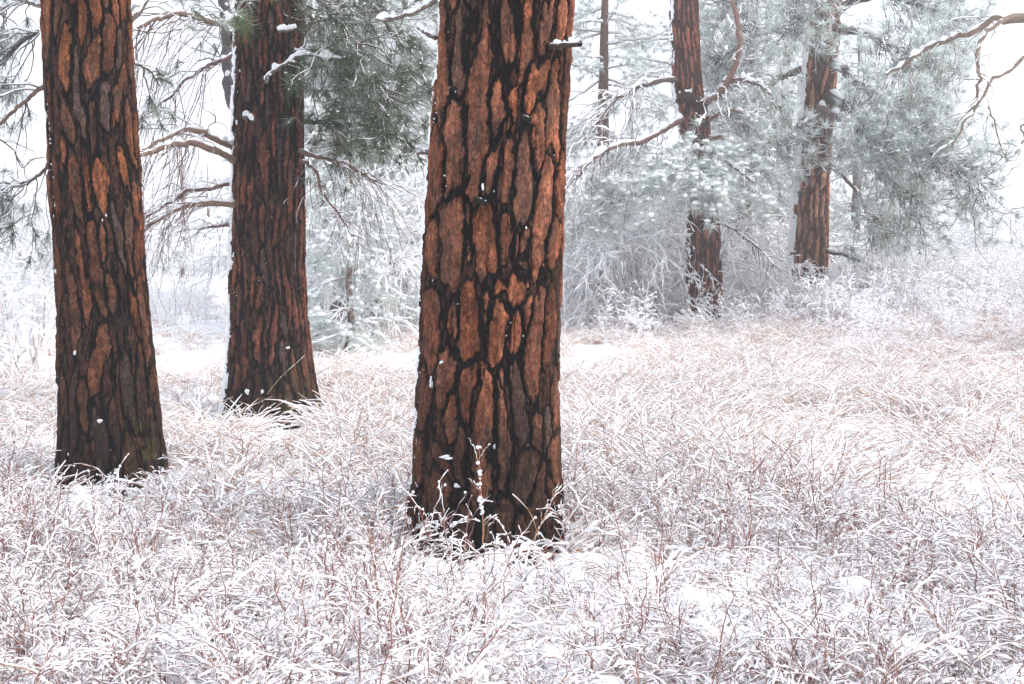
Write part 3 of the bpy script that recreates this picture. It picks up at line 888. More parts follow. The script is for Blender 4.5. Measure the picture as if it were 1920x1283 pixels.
# ... and green boughs with bare twigs on its right
G = dict(twr=0.006, tsnow=0.0045, lift=0.5, grav=0.7, spread=0.85)
branch(tree2, [(560, -40, 11.0), (620, 10, 10.7), (680, 80, 10.4), (735, 190, 10.2)], 0.034, 0.012, 130, twigs=60, twL=(0.35, 0.9), sub=150, subL=(0.15, 0.4), tuft=260, frost=0.02, sz=0.008, bias=(0, -0.1, -0.3), tuftL=0.19, tw=0.005, **G)
branch(tree2, [(565, -10, 11.3), (600, 60, 11.2), (640, 140, 11.0), (655, 215, 10.9)], 0.028, 0.010, 131, twigs=44, twL=(0.3, 0.8), sub=110, subL=(0.15, 0.4), tuft=190, frost=0.06, sz=0.008, bias=(0, -0.1, -0.3), tuftL=0.19, tw=0.005, **G)
branch(tree2, [(565, -60, 11.8), (660, -30, 11.8), (740, 60, 11.8), (775, 120, 11.8)], 0.028, 0.010, 132, twigs=40, twL=(0.3, 0.8), sub=100, subL=(0.15, 0.4), tuft=120, frost=0.25, sz=0.012, bias=(0, 0, -0.2), tuftL=0.19, tw=0.005, **G)
branch(tree2, [(562, 231, 11.0), (620, 236, 10.9), (690, 247, 10.8), (745, 268, 10.7), (790, 292, 10.6)], 0.020, 0.006, 133, snow=0.008, twigs=16, twL=(0.2, 0.6), grav=0.6, cols=[(0.07, 0.06, 0.04)], tsnow=0.005, sub=14)
branch(tree2, [(562, 283, 11.0), (600, 290, 10.9), (640, 298, 10.8), (680, 318, 10.7), (720, 345, 10.6)], 0.024, 0.006, 134, snow=0.012, twigs=34, twL=(0.3, 0.9), grav=0.9, cols=PINKTWIG, tsnow=0.005, sub=44, bias=(0.1, 0, -0.3))
branch(tree2, [(562, 300, 10.9), (590, 315, 10.7), (610, 370, 10.5), (650, 425, 10.4), (672, 460, 10.3)], 0.018, 0.004, 135, snow=0.006, twigs=14, twL=(0.2, 0.5), grav=0.7, cols=PINKTWIG, tsnow=0.004, sub=10)

# centre tree: stubs and a snowy limb at its upper left
branch(tree3, [(1032, 88, 5.86), (1052, 87, 5.72), (1076, 85, 5.66), (1087, 84, 5.62)], 0.014, 0.010, 140, name='stub', snow=0.010, cover=1.0, cols=[(0.07, 0.045, 0.035)], wob=0.04)
branch(tree3, [(840, -25, 6.1), (812, 2, 6.15), (775, 25, 6.2), (740, 36, 6.2), (703, 38, 6.25)], 0.012, 0.007, 141, snow=0.014, cover=1.0, twigs=3, twL=(0.06, 0.15))
branch(tree3, [(818, 72, 6.1), (800, 64, 6.12), (784, 52, 6.15)], 0.012, 0.009, 142, name='stub', snow=0.014, cover=1.0)
branch(tree3, [(806, 288, 6.1), (795, 287, 6.12), (782, 288, 6.14)], 0.008, 0.009, 143, name='stub', snow=0.014, cover=1.0)
branch(tree3, [(893, 376, 5.82), (905, 380, 5.78), (912, 383, 5.77)], 0.016, 0.012, 144, name='knot', snow=0.002, cols=[(0.012, 0.008, 0.006)])
branch(tree3, [(980, 220, 5.80), (988, 223, 5.77), (994, 226, 5.76)], 0.014, 0.010, 145, name='knot', snow=0.002, cols=[(0.012, 0.008, 0.006)])

# fourth tree: forked limb, snowy boughs
branch(tree4, [(1272, 186, 23.62), (1290, 182, 23.56), (1308, 190, 23.58), (1322, 202, 23.7)], 0.11, 0.10, 149, name='knot', snow=0.04, cols=[(0.03, 0.018, 0.015)], wob=0.06, cover=0.5)
K = dict(cols=[(0.19, 0.11, 0.09), (0.15, 0.10, 0.085)], twr=0.008, tsnow=0.013)
branch(tree4, [(1312, 196, 23.8), (1340, 175, 23.4), (1362, 145, 23.0), (1385, 95, 22.8), (1384, 45, 22.8), (1370, -30, 22.8)], 0.075, 0.035, 150, snow=0.04, twigs=16, twL=(0.6, 1.6), grav=0.4, sub=24, **K)
branch(tree4, [(1355, 155, 23.2), (1395, 155, 22.9), (1425, 165, 22.7), (1445, 178, 22.6)], 0.05, 0.025, 151, snow=0.04, twigs=12, twL=(0.5, 1.2), grav=0.5, sub=24, tuft=24, frost=0.6, tuftL=0.2, tw=0.009, sz=0.03, **K)
branch(tree4, [(1268, 150, 23.8), (1215, 158, 23.4), (1165, 178, 23.0), (1125, 215, 22.8), (1110, 250, 22.8)], 0.05, 0.02, 152, snow=0.045, twigs=36, twL=(0.8, 1.9), grav=0.8, sub=80, subL=(0.3, 0.9), **K)
branch(tree4, [(1280, 222, 23.6), (1235, 240, 23.2), (1185, 262, 22.8), (1125, 284, 22.4), (1085, 330, 22.2)], 0.055, 0.022, 153, snow=0.05, twigs=30, twL=(0.6, 1.7), grav=0.7, sub=70, subL=(0.3, 0.8), **K)
branch(tree4, [(1330, 225, 23.8), (1360, 208, 23.5), (1400, 215, 23.3), (1436, 228, 23.2)], 0.04, 0.02, 154, snow=0.03, twigs=14, twL=(0.5, 1.2), grav=0.5, sub=24, tuft=16, frost=0.6, tuftL=0.2, tw=0.009, sz=0.03, **K)
branch(tree4, [(1330, 258, 23.8), (1365, 262, 23.4), (1410, 280, 23.2), (1450, 310, 23.0)], 0.045, 0.02, 155, snow=0.045, twigs=18, twL=(0.5, 1.2), grav=0.6, sub=40, tuft=40, frost=0.65, tuftL=0.2, tw=0.009, sz=0.04, **K)
W = dict(cols=[(0.2, 0.15, 0.13)], twr=0.008, tsnow=0.02, grav=0.4, lift=0.3, frost=0.9, tuftL=0.26, tw=0.014, greens=PALEGREEN, nn=30)
branch(tree4, [(1285, 285, 23.6), (1320, 292, 22.6), (1370, 315, 22.2), (1415, 345, 22.0)], 0.04, 0.02, 156, snow=0.04, twigs=34, twL=(0.4, 0.9), sub=60, tuft=90, sz=0.05, bias=(0, -0.3, -0.1), **W)
branch(tree4, [(1290, 290, 23.4), (1285, 310, 22.4), (1265, 325, 22.0), (1225, 350, 21.8)], 0.04, 0.02, 157, snow=0.04, twigs=34, twL=(0.4, 0.9), sub=60, tuft=90, sz=0.05, bias=(0, -0.3, -0.1), **W)
branch(tree4, [(1290, 300, 23.2), (1305, 315, 22.2), (1325, 335, 21.8), (1340, 360, 21.7)], 0.03, 0.02, 158, snow=0.04, twigs=26, twL=(0.3, 0.8), sub=50, tuft=76, sz=0.05, bias=(0, -0.2, -0.1), **W)
branch(tree4, [(1290, 310, 23.6), (1220, 340, 23.0), (1160, 370, 22.8), (1100, 385, 22.6)], 0.04, 0.02, 159, snow=0.04, twigs=40, twL=(0.4, 1.0), sub=70, tuft=100, sz=0.05, bias=(0, -0.2, -0.1), **W)
branch(tree4, [(1340, 415, 23.6), (1370, 430, 23.2), (1400, 450, 23.0), (1450, 500, 23)], 0.025, 0.012, 160, snow=0.03, twigs=20, twL=(0.4, 1.0), grav=0.6, sub=30, **K)

# fifth tree: the large frosted bough sweeping to the right
R5 = dict(cols=[(0.11, 0.085, 0.07), (0.09, 0.07, 0.06), (0.15, 0.11, 0.09)], twr=0.010, tsnow=0.012, grav=0.9, lift=0.85, spread=0.95, tuftL=0.30, tw=0.011, greens=PALEGREEN + [(0.09, 0.14, 0.08)], nn=34, sz=0.025)
B5 = [([(1560, 120, 25.5), (1620, 160, 24.0), (1680, 200, 23.2), (1740, 240, 22.8)], 0.10, 0.04, 80, 0.48),
      ([(1555, 180, 25.6), (1600, 210, 24.0), (1640, 240, 23.2), (1700, 270, 22.8), (1780, 300, 22.6), (1835, 335, 22.5)], 0.13, 0.035, 110, 0.42),
      ([(1540, 200, 25.4), (1570, 215, 23.8), (1600, 235, 23.0), (1640, 270, 22.6)], 0.10, 0.03, 80, 0.45),
      ([(1540, 220, 25.4), (1500, 240, 24.0), (1460, 270, 23.2), (1420, 300, 22.8)], 0.08, 0.03, 60, 0.55),
      ([(1570, 60, 25.8), (1620, 60, 24.6), (1680, 90, 24.0), (1730, 120, 23.6)], 0.09, 0.03, 70, 0.55),
      ([(1570, 20, 26), (1640, -10, 25.2), (1720, 10, 24.8), (1800, 40, 24.4)], 0.09, 0.03, 70, 0.58),
      ([(1500, 60, 26), (1450, 50, 25.5), (1400, 70, 25.2), (1350, 110, 25.0)], 0.08, 0.03, 70, 0.62),
      ([(1500, 130, 26), (1460, 150, 25.6), (1420, 190, 25.3), (1390, 240, 25.0)], 0.08, 0.03, 56, 0.62),
      ([(1560, 260, 25.6), (1620, 300, 24.8), (1680, 340, 24.2), (1720, 380, 24.0)], 0.07, 0.025, 60, 0.6),
      ([(1510, 20, 26), (1470, -20, 25.5), (1410, -20, 25.2), (1360, 10, 25.0)], 0.08, 0.03, 50, 0.62),
      ([(1550, 40, 25.2), (1545, 20, 24.4), (1530, 10, 24.0), (1500, 30, 23.8)], 0.05, 0.02, 60, 0.6),
      ([(1550, 300, 25.8), (1600, 350, 25.4), (1630, 400, 25.2), (1650, 440, 25.2)], 0.05, 0.02, 40, 0.75)]
for i, (pth, a, b_, k, fr) in enumerate(B5):
    branch(tree5, pth, a, b_, 170 + i, snow=0.035, twigs=k, twL=(0.5, 1.5), sub=int(k * 2.0), subL=(0.25, 0.7), tuft=int(k * 2.2), frost=min(fr + 0.30, 0.98), bias=(0.1, -0.2, -0.2), tmin=0.4, **R5)
branch(tree5, [(1548, 470, 25.8), (1590, 480, 25.4), (1630, 500, 25.2), (1660, 520, 25.2)], 0.04, 0.015, 190, snow=0.03, twigs=30, twL=(0.5, 1.1), grav=0.6, sub=40, tuft=40, frost=0.8, tuftL=0.25, tw=0.01, greens=PALEGREEN, sz=0.02)

# the limb reaching in from the upper right belongs to a pine whose trunk stands outside the view
lean = thing('pine_tree', 'bare snowy limbs of a pine reaching in from beyond the right edge of the view', 'tree', (8.6, 17.0, float(ground_z(8.6, 17.0))), 'far pine trunks')
tg = Geo()
tg.tubes(np.array([[(8.6, 17.0, -0.2), (8.6, 17.0, 2.5), (8.65, 17.0, 5), (8.7, 17.0, 8.5)]]), np.array([[0.36, 0.31, 0.28, 0.22]]), 14, (0.2, 0.08, 0.05))
tg.build('trunk', M_FARBARK, lean)
E = dict(cols=[(0.20, 0.15, 0.11), (0.24, 0.19, 0.14)], twr=0.007, tsnow=0.010)
branch(lean, [(2120, 20, 17), (1925, 32, 17), (1860, 45, 17), (1800, 60, 17), (1750, 82, 17.2), (1700, 118, 17.4), (1660, 140, 17.6)], 0.055, 0.014, 200, snow=0.045, twigs=16, twL=(0.3, 0.9), grav=0.6, sub=20, tmin=0.3, n=30, **E)
branch(lean, [(2060, 0, 16.6), (1925, 28, 16), (1880, 50, 15.8), (1850, 85, 15.6), (1838, 140, 15.6), (1838, 190, 15.6)], 0.035, 0.018, 201, snow=0.022, twigs=8, twL=(0.2, 0.6), grav=0.5, sub=8, tmin=0.4, n=26, **E)
branch(lean, [(2060, 40, 16.6), (1925, 112, 15.8), (1885, 150, 15.6), (1852, 200, 15.5), (1820, 240, 15.5), (1792, 278, 15.5)], 0.032, 0.012, 202, snow=0.02, twigs=7, twL=(0.2, 0.5), grav=0.4, sub=6, tmin=0.4, n=26, **E)
branch(lean, [(1850, 200, 15.55), (1862, 225, 15.5), (1872, 260, 15.5), (1888, 302, 15.5)], 0.012, 0.006, 203, snow=0.008, twigs=4, twL=(0.1, 0.3), **E)
branch(lean, [(2060, 120, 16.6), (1935, 200, 15.8), (1918, 240, 15.7), (1905, 280, 15.6)], 0.02, 0.01, 204, snow=0.014, twigs=4, twL=(0.1, 0.4), tmin=0.4, **E)


# ------------------------------------------------------------------ forest behind: prototypes copied as individual trees
def frosted_pine(seed, h, spread, frost, ntw, clump):
    rng = np.random.default_rng(seed)
    tg, sg, ng, wg = Geo(), Geo(), Geo(), Geo()
    n = 14
    tz = np.linspace(-0.2, h, n)
    tp = np.stack([np.cumsum(rng.normal(size=n)) * 0.03, np.cumsum(rng.normal(size=n)) * 0.03, tz], 1)
    tr = np.linspace(0.022 * h, 0.02, n)
    tg.tubes(tp[None], tr[None], 9, (0.13, 0.08, 0.06))
    nb = int(h * 7.5)
    zb = rng.uniform(0.10 * h, 0.98 * h, nb)
    az = rng.uniform(0, 2 * np.pi, nb)
    Lb = (spread * (1 - (zb / h) ** 1.4) + 0.35) * rng.uniform(0.6, 1.15, nb)
    p0 = np.stack([np.interp(zb, tz, tp[:, 0]), np.interp(zb, tz, tp[:, 1]), zb], 1)
    el = rng.uniform(-0.05, 0.45, nb)
    d0 = np.stack([np.cos(az) * np.cos(el), np.sin(az) * np.cos(el), np.sin(el)], 1)
    B = curves(p0, d0, Lb, 9, rng, rng.uniform(0.3, 0.8, nb), rng.uniform(0.0, 0.3, nb), 0.04)
    RB = taper(nb, 9, 0.012 + 0.010 * Lb, 0.006)
    wg.tubes(B, RB, 4, pick(rng, nb, [(0.34, 0.29, 0.27)]))
    snow_on(sg, B, RB, 0.028, rng, 5, 0.9)
    p, d, own, t = kids(B, ntw, rng, 0.15, 1.0, 0.9, (0, 0, -0.1))
    Cc = curves(p, d, rng.uniform(0.25, 0.75, ntw), 6, rng, 0.6, 0.5, 0.05)
    RC = taper(ntw, 6, 0.007, 0.004)
    wg.tubes(Cc, RC, 3, pick(rng, ntw, [(0.48, 0.44, 0.42)]))
    snow_on(sg, Cc, RC, 0.014, rng, 4, 0.85)
    tip = np.concatenate([Cc[:, -1], B[:, -1], Cc[:, 3]]); td = norm(np.concatenate([Cc[:, -1] - Cc[:, -2], B[:, -1] - B[:, -2], Cc[:, 3] - Cc[:, 2]]))
    tufts(ng, tip, td, rng, 22, 0.24, 0.014, PALEGREEN + [(0.08, 0.12, 0.08)], frost, snow=sg, sz=clump)
    return tg.mesh('trunk', M_FARBARK), wg.mesh('branches', M_WOOD), sg.mesh('crown_snow', M_SNOWBIT), ng.mesh('crown', M_NEEDLE)


def rime_bush(seed, h, ntop, w, white):
    """leafless shrub, every twig rimed with snow"""
    rng = np.random.default_rng(seed)
    g, sg = Geo(), Geo()
    ns = 9
    az = rng.uniform(0, 2 * np.pi, ns); el = rng.uniform(0.7, 1.45, ns)
    d0 = np.stack([np.cos(az) * np.cos(el) * w, np.sin(az) * np.cos(el) * w, np.sin(el)], 1)
    p0 = np.stack([rng.normal(size=ns) * 0.12, rng.normal(size=ns) * 0.12, np.full(ns, -0.05)], 1)
    A = curves(p0, d0, h * rng.uniform(0.6, 1.0, ns), 9, rng, 0.15, 0, 0.05)
    col = [(0.42, 0.37, 0.36), (0.60, 0.56, 0.55), (0.72, 0.69, 0.68)]
    RA = taper(ns, 9, 0.022, 0.008); g.tubes(A, RA, 5, pick(rng, ns, col)); snow_on(sg, A, RA, 0.018, rng, 4, 0.8, vert=0.4)
    n1 = ns * 9
    p, d, _, t = kids(A, n1, rng, 0.15, 1, 0.8)
    B = curves(p, d, h * rng.uniform(0.18, 0.5, n1), 7, rng, 0.3, 0, 0.06)
    RB = taper(n1, 7, 0.008, 0.004); g.tubes(B, RB, 4, pick(rng, n1, col)); snow_on(sg, B, RB, 0.012 * white, rng, 4, 0.85, vert=0.35)
    p, d, _, t = kids(B, ntop // 3, rng, 0.1, 1, 0.9)
    Cc = curves(p, d, h * rng.uniform(0.07, 0.22, ntop // 3), 5, rng, 0.35, 0, 0.07)
    RC = taper(len(p), 5, 0.005, 0.003); g.tubes(Cc, RC, 3, pick(rng, len(p), col)); snow_on(sg, Cc, RC, 0.009 * white, rng, 3, 0.9, vert=0.35)
    p, d, _, t = kids(Cc, ntop, rng, 0.1, 1, 0.9)
    Dd = curves(p, d, h * rng.uniform(0.03, 0.10, ntop), 4, rng, 0.35, 0, 0.07)
    RD = taper(ntop, 4, 0.004, 0.002); g.tubes(Dd, RD, 3, pick(rng, ntop, col)); snow_on(sg, Dd, RD, 0.008 * white, rng, 3, 0.9, vert=0.4)
    return g.mesh('twigs', M_WOOD), sg.mesh('snow_cover', M_SNOWBIT)


def copy_at(protos, names, name, label, cat, group, px, Y, rz, s, sub_stuff=()):
    x = (px - 960) / F * Y
    base = thing(name, label, cat, (x, Y, float(ground_z(x, Y))), group)
    base.rotation_euler = (0, 0, rz)
    base.scale = (s, s, s)
    first = None
    for me, nm in zip(protos, names):
        o = bpy.data.objects.new(nm, me)
        COL.objects.link(o)
        o.parent = base
        if nm in sub_stuff: o['kind'] = 'stuff'
    return base


PN = ('trunk', 'branches', 'crown_snow', 'crown')
pA = frosted_pine(301, 10.5, 2.3, 0.99, 600, 0.045)
pB = frosted_pine(302, 9.0, 2.0, 0.98, 560, 0.045)
pC = frosted_pine(303, 3.4, 1.0, 0.98, 260, 0.045)
pD = frosted_pine(304, 12.0, 2.8, 0.96, 600, 0.042)
BG = [
    (pA, 640, 24, 'snow-laden pine filling the gap between the second trunk and the thick centre trunk', 1.0),
    (pB, 755, 27, 'frosted pine close against the left side of the thick centre trunk', 1.05),
    (pB, 690, 25.5, 'snow-heaped pine in the middle of the gap between the second trunk and the centre trunk', 1.15),
    (pA, 590, 30, 'pale pine whose boughs show just right of the second trunk', 1.0),
    (pD, 700, 34, 'tall pale pine fading into haze behind the gap left of the centre trunk', 1.0),
    (pC, 650, 19.5, 'small snow-covered young pine with a thin bare stem showing, left of the centre trunk', 0.9),
    (pA, 1120, 29, 'frosted pine just right of the thick centre trunk', 1.0),
    (pD, 1285, 34, 'grey-green frosted pine hiding behind the slim knotted trunk, topmost boughs left of it', 1.0),
    (pB, 1400, 29, 'frosted pine filling the space between the slim knotted trunk and the pale orange trunk', 1.15),
    (pD, 1470, 40, 'tall hazy pine behind the snow plastered orange trunk', 1.0),
    (pB, 1600, 34, 'pale frosted pine whose lower boughs spread behind the orange trunk to the right', 0.8),
    (pD, 345, 62, 'faint pine deep in the haze between the two left trunks', 0.62),
    (pB, 395, 66, 'fainter pine deep in the haze just left of the second trunk', 0.7),
    (pD, 1700, 170, 'ghostly pine almost lost in the haze at the right', 1.2),
    (pB, 1800, 190, 'ghostly pine nearest the right edge, nearly lost in the haze', 1.4),
    (pA, 40, 70, 'faint pine lost in the haze left of the leftmost trunk', 0.6),
]
rr = np.random.default_rng(5)
for (pr, px, Y, lab, s) in BG:
    copy_at(pr, PN, 'frosted_pine', lab, 'tree', 'frosted pines in the background', px, Y, rr.uniform(0, 6.28), s, ('crown', 'crown_snow', 'branches'))
bA = rime_bush(401, 3.2, 1500, 1.0, 1.7)
bB = rime_bush(402, 2.6, 1100, 1.2, 2.4)
bC = rime_bush(403, 4.2, 1300, 0.6, 2.4)
BU = [
    (bC, 730, 21, 'leafless bush thick with rime between the young pine and the centre trunk', 1.0),
    (bA, 775, 23, 'white rimed bush close beside the left edge of the centre trunk', 0.8),
    (bC, 1110, 25.5, 'tall leafless bush tangled with snow right beside the centre trunk', 1.0),
    (bA, 1180, 25, 'rimed bush in front of the hazy pines, halfway to the slim knotted trunk', 1.0),
    (bC, 1235, 27, 'snowy thicket bush close left of the slim knotted trunk', 0.9),
    (bB, 1420, 27.5, 'low rimed bush between the two far trunks', 0.9),
    (bA, 600, 27, 'pale bush at the right edge of the second trunk', 0.9),
    (bB, 40, 15, 'white rimed bush left of the leftmost trunk', 0.9),
    (bC, 20, 24, 'tall spreading snowy bush behind the left edge, limbs reaching sideways', 0.9),
    (bB, 340, 62, 'distant white bush between the two left trunks', 1.5),
    (bA, 405, 75, 'farther white bush beside the second trunk', 1.3),
    (bB, 285, 80, 'distant white bush close to the right side of the leftmost trunk', 1.3),
    (bB, 1830, 34, 'round snowy bush on the far right rise', 0.8),
    (bA, 1900, 38, 'white bush at the right edge under the hanging limbs', 1.0),
    (bB, 1740, 42, 'pale bush right of the frosted bough, fading in haze', 0.9),
    (bA, 1640, 36, 'pale bush right of the orange trunk, below the frosted bough', 0.8),
]
for (pr, px, Y, lab, s) in BU:
    copy_at(pr, ('twigs', 'snow_cover'), 'rimed_bush', lab, 'bush', 'rimed bushes in the background', px, Y, rr.uniform(0, 6.28), s, ('twigs', 'snow_cover'))


# ------------------------------------------------------------------ meadow: clump prototypes, scattered
TAN = [(0.50, 0.27, 0.13), (0.58, 0.36, 0.19), (0.44, 0.21, 0.11), (0.52, 0.24, 0.15)]
RED = [(0.27, 0.11, 0.09), (0.33, 0.15, 0.12), (0.20, 0.10, 0.085), (0.40, 0.23, 0.17)]
GREY = [(0.14, 0.11, 0.09), (0.10, 0.08, 0.07), (0.19, 0.14, 0.10)]


def cushion(g, rng, k, rad, r):
    """snow settled between the stems"""
    c = np.stack([rng.normal(size=k) * rad, rng.normal(size=k) * rad, rng.uniform(-0.01, 0.05, k)], 1)
    q = rng.uniform(0.6, 1.5, k) * r
    g.blobs(c, np.stack([q * rng.uniform(0.8, 1.6, k), q * rng.uniform(0.8, 1.6, k), q * 0.6], 1), SNOW, rng, 0.2)


def grass_clump(seed, nb=26, hh=(0.22, 0.45), thick=0.007, rad=0.10, cols=TAN, lean=0.5):
    rng = np.random.default_rng(seed)
    g = Geo()
    az = rng.uniform(0, 2 * np.pi, nb); rr_ = rad * np.sqrt(rng.uniform(0, 1, nb))
    p0 = np.stack([rr_ * np.cos(az), rr_ * np.sin(az), np.full(nb, -0.03)], 1)
    wind = rng.uniform(0, 2 * np.pi)
    a2 = wind + rng.normal(size=nb) * 1.1
    tl = rng.uniform(0.15, lean + 0.25, nb)
    d0 = np.stack([np.cos(a2) * np.sin(tl), np.sin(a2) * np.sin(tl), np.cos(tl)], 1)
    L = rng.uniform(*hh, nb) * 1.25
    A = curves(p0, d0, L, 8, rng, rng.uniform(0.2, 0.95, nb), 0, 0.03)
    out = np.stack([np.cos(a2), np.sin(a2), 0 * a2], 1)
    A = A + out[:, None, :] * (np.linspace(0, 1, 8)[None, :, None] ** 2) * (L * rng.uniform(0.1, 0.5, nb))[:, None, None]
    R = taper(nb, 8, 0.0026, 0.0012)
    g.tubes(A, R, 3, pick(rng, nb, cols))
    snow_on(g, A[:, 2:], R[:, 2:], thick, rng, 4, 0.88, vert=0.12)
    cushion(g, rng, 4, rad * 1.2, thick * 8)
    return g


def twig_clump(seed, ns=4, h=(0.35, 0.75), nt=34, nf=60, thick=0.0055, cols=RED, rad=0.08):
    rng = np.random.default_rng(seed)
    g = Geo()
    az = rng.uniform(0, 2 * np.pi, ns); el = rng.uniform(0.85, 1.5, ns)
    p0 = np.stack([rng.normal(size=ns) * rad, rng.normal(size=ns) * rad, np.full(ns, -0.04)], 1)
    d0 = np.stack([np.cos(az) * np.cos(el), np.sin(az) * np.cos(el), np.sin(el)], 1)
    A = curves(p0, d0, rng.uniform(*h, ns), 9, rng, 0.12, 0, 0.05)
    R = taper(ns, 9, 0.0042, 0.0018); g.tubes(A, R, 4, pick(rng, ns, cols)); snow_on(g, A, R, thick * 0.8, rng, 3, 0.5, vert=0.1)
    p, d, _, t = kids(A, nt, rng, 0.15, 1, 0.75, (0, 0, 0.1))
    B = curves(p, d, rng.uniform(0.10, 0.30, nt), 6, rng, 0.2, 0, 0.06)
    RB = taper(nt, 6, 0.0024, 0.0013); g.tubes(B, RB, 3, pick(rng, nt, cols)); snow_on(g, B, RB, thick, rng, 4, 0.85, vert=0.15)
    p, d, _, t = kids(B, nf, rng, 0.2, 1, 0.9, (0, 0, 0.1))
    Cc = curves(p, d, rng.uniform(0.03, 0.11, nf), 4, rng, 0.2, 0, 0.06)
    RC = taper(nf, 4, 0.0018, 0.0011); g.tubes(Cc, RC, 3, pick(rng, nf, cols)); snow_on(g, Cc, RC, thick * 0.9, rng, 4, 0.85, vert=0.2)
    cushion(g, rng, 5, rad * 1.5, 0.05)
    q, _, _, _ = sample(A, 6, rng, 0.05, 0.5)
    g.blobs(q, np.stack([rng.uniform(0.012, 0.025, 6), rng.uniform(0.012, 0.025, 6), rng.uniform(0.006, 0.013, 6)], 1), SNOW, rng, 0.3)
    tips = np.concatenate([B[:, -1], Cc[:, -1]])
    tips = tips[rng.uniform(size=len(tips)) < 0.35]
    g.blobs(tips, rng.uniform(0.6, 1.5, len(tips)) * thick * 1.3, SNOW, rng)
    return g


def snow_tuft(seed, ns=20, L=(0.18, 0.5), thick=0.013, rad=0.16, cols=GREY + TAN):
    rng = np.random.default_rng(seed)
    g = Geo()
    az = rng.uniform(0, 2 * np.pi, ns); el = rng.uniform(0.1, 0.9, ns)
    p0 = np.stack([rng.normal(size=ns) * rad, rng.normal(size=ns) * rad, np.full(ns, -0.01)], 1)
    d0 = np.stack([np.cos(az) * np.cos(el), np.sin(az) * np.cos(el), np.sin(el)], 1)
    A = curves(p0, d0, rng.uniform(*L, ns), 10, rng, rng.uniform(0.3, 0.9, ns), 0, 0.06)
    A[:, :, 2] = np.maximum(A[:, :, 2], 0.004)
    R = taper(ns, 10, 0.0030, 0.0014); g.tubes(A, R, 3, pick(rng, ns, cols)); snow_on(g, A, R, thick, rng, 6, 0.85, vert=0.2)
    cushion(g, rng, 6, rad * 1.1, 0.055)
    m = ns * 2
    p, d, _, t = kids(A, m, rng, 0.2, 1, 0.9)
    B = curves(p, d, rng.uniform(0.05, 0.2, m), 6, rng, 0.4, 0, 0.07)
    RB = taper(m, 6, 0.002, 0.0012); g.tubes(B, RB, 3, pick(rng, m, cols + RED)); snow_on(g, B, RB, thick * 0.6, rng, 5, 0.8, vert=0.15)
    return g


def scatter(name, protos, pts, rot, scl, idx):
    src = bpy.data.collections.new(name + '_source')
    for i, g in enumerate(protos):
        o = bpy.data.objects.new('%s_%02d' % (name, i), g.mesh(name, M_PLANT))
        src.objects.link(o)
    me = bpy.data.meshes.new(name)
    n = len(pts)
    me.vertices.add(n)
    me.vertices.foreach_set('co', pts.astype(np.float32).ravel())
    a = me.attributes.new('rot', 'FLOAT_VECTOR', 'POINT'); a.data.foreach_set('vector', rot.astype(np.float32).ravel())
    a = me.attributes.new('scl', 'FLOAT', 'POINT'); a.data.foreach_set('value', scl.astype(np.float32))
    a = me.attributes.new('idx', 'INT', 'POINT'); a.data.foreach_set('value', idx.astype(np.int32))
    me.materials.append(M_PLANT)
    o = link(name, me)
    o['kind'] = 'stuff'
    ng = bpy.data.node_groups.new(name + '_scatter', 'GeometryNodeTree')
    ng.interface.new_socket('Geometry', in_out='INPUT', socket_type='NodeSocketGeometry')
    ng.interface.new_socket('Geometry', in_out='OUTPUT', socket_type='NodeSocketGeometry')
    N, Lk = ng.nodes, ng.links
    gi, go_ = N.new('NodeGroupInput'), N.new('NodeGroupOutput')
    iop = N.new('GeometryNodeInstanceOnPoints')
    ci = N.new('GeometryNodeCollectionInfo')
    ci.inputs['Collection'].default_value = src
    ci.inputs['Separate Children'].default_value = True
    ci.inputs['Reset Children'].default_value = True

    def at(nm, ty):
        q = N.new('GeometryNodeInputNamedAttribute'); q.data_type = ty; q.inputs['Name'].default_value = nm
        return q.outputs['Attribute']
    Lk.new(gi.outputs[0], iop.inputs['Points'])
    Lk.new(ci.outputs[0], iop.inputs['Instance'])
    iop.inputs['Pick Instance'].default_value = True
    Lk.new(at('idx', 'INT'), iop.inputs['Instance Index'])
    Lk.new(at('rot', 'FLOAT_VECTOR'), iop.inputs['Rotation'])
    Lk.new(at('scl', 'FLOAT'), iop.inputs['Scale'])
    Lk.new(iop.outputs[0], go_.inputs[0])
    md = o.modifiers.new('scatter', 'NODES')
    md.node_group = ng
    return o


TRUNKS = [(float(t.location.x), float(t.location.y), r) for t, r in ((tree1, 0.40), (tree2, 0.52), (tree3, 0.47), (tree4, 0.4), (tree5, 0.45))]


def spots(n, rng, y0, y1, dens, power=1.0):
    """random ground points; dens(px, Y, x) is the chance to keep one"""
    out = []
    while sum(len(o) for o in out) < n:
        k = n * 3
        if power == 1.0: y = y0 * (y1 / y0) ** rng.uniform(0, 1, k)
        else: y = (y0 ** power + (y1 ** power - y0 ** power) * rng.uniform(0, 1, k)) ** (1 / power)
        x = rng.uniform(-1, 1, k) * (0.47 * y + 0.8)
        keep = rng.uniform(0, 1, k) < dens(960 + F * x / y, y, x)
        for (tx, ty, tr) in TRUNKS:
            keep &= np.hypot(x - tx, y - ty) > tr
        out.append(np.stack([x[keep], y[keep]], 1))
    p = np.concatenate(out)[:n]
    return np.column_stack([p, ground_z(p[:, 0], p[:, 1])])


def patch(x, y, sc_, seed):
    return 0.5 + 0.5 * fbm(x / sc_, y / sc_, 0 * x, seed, 2)


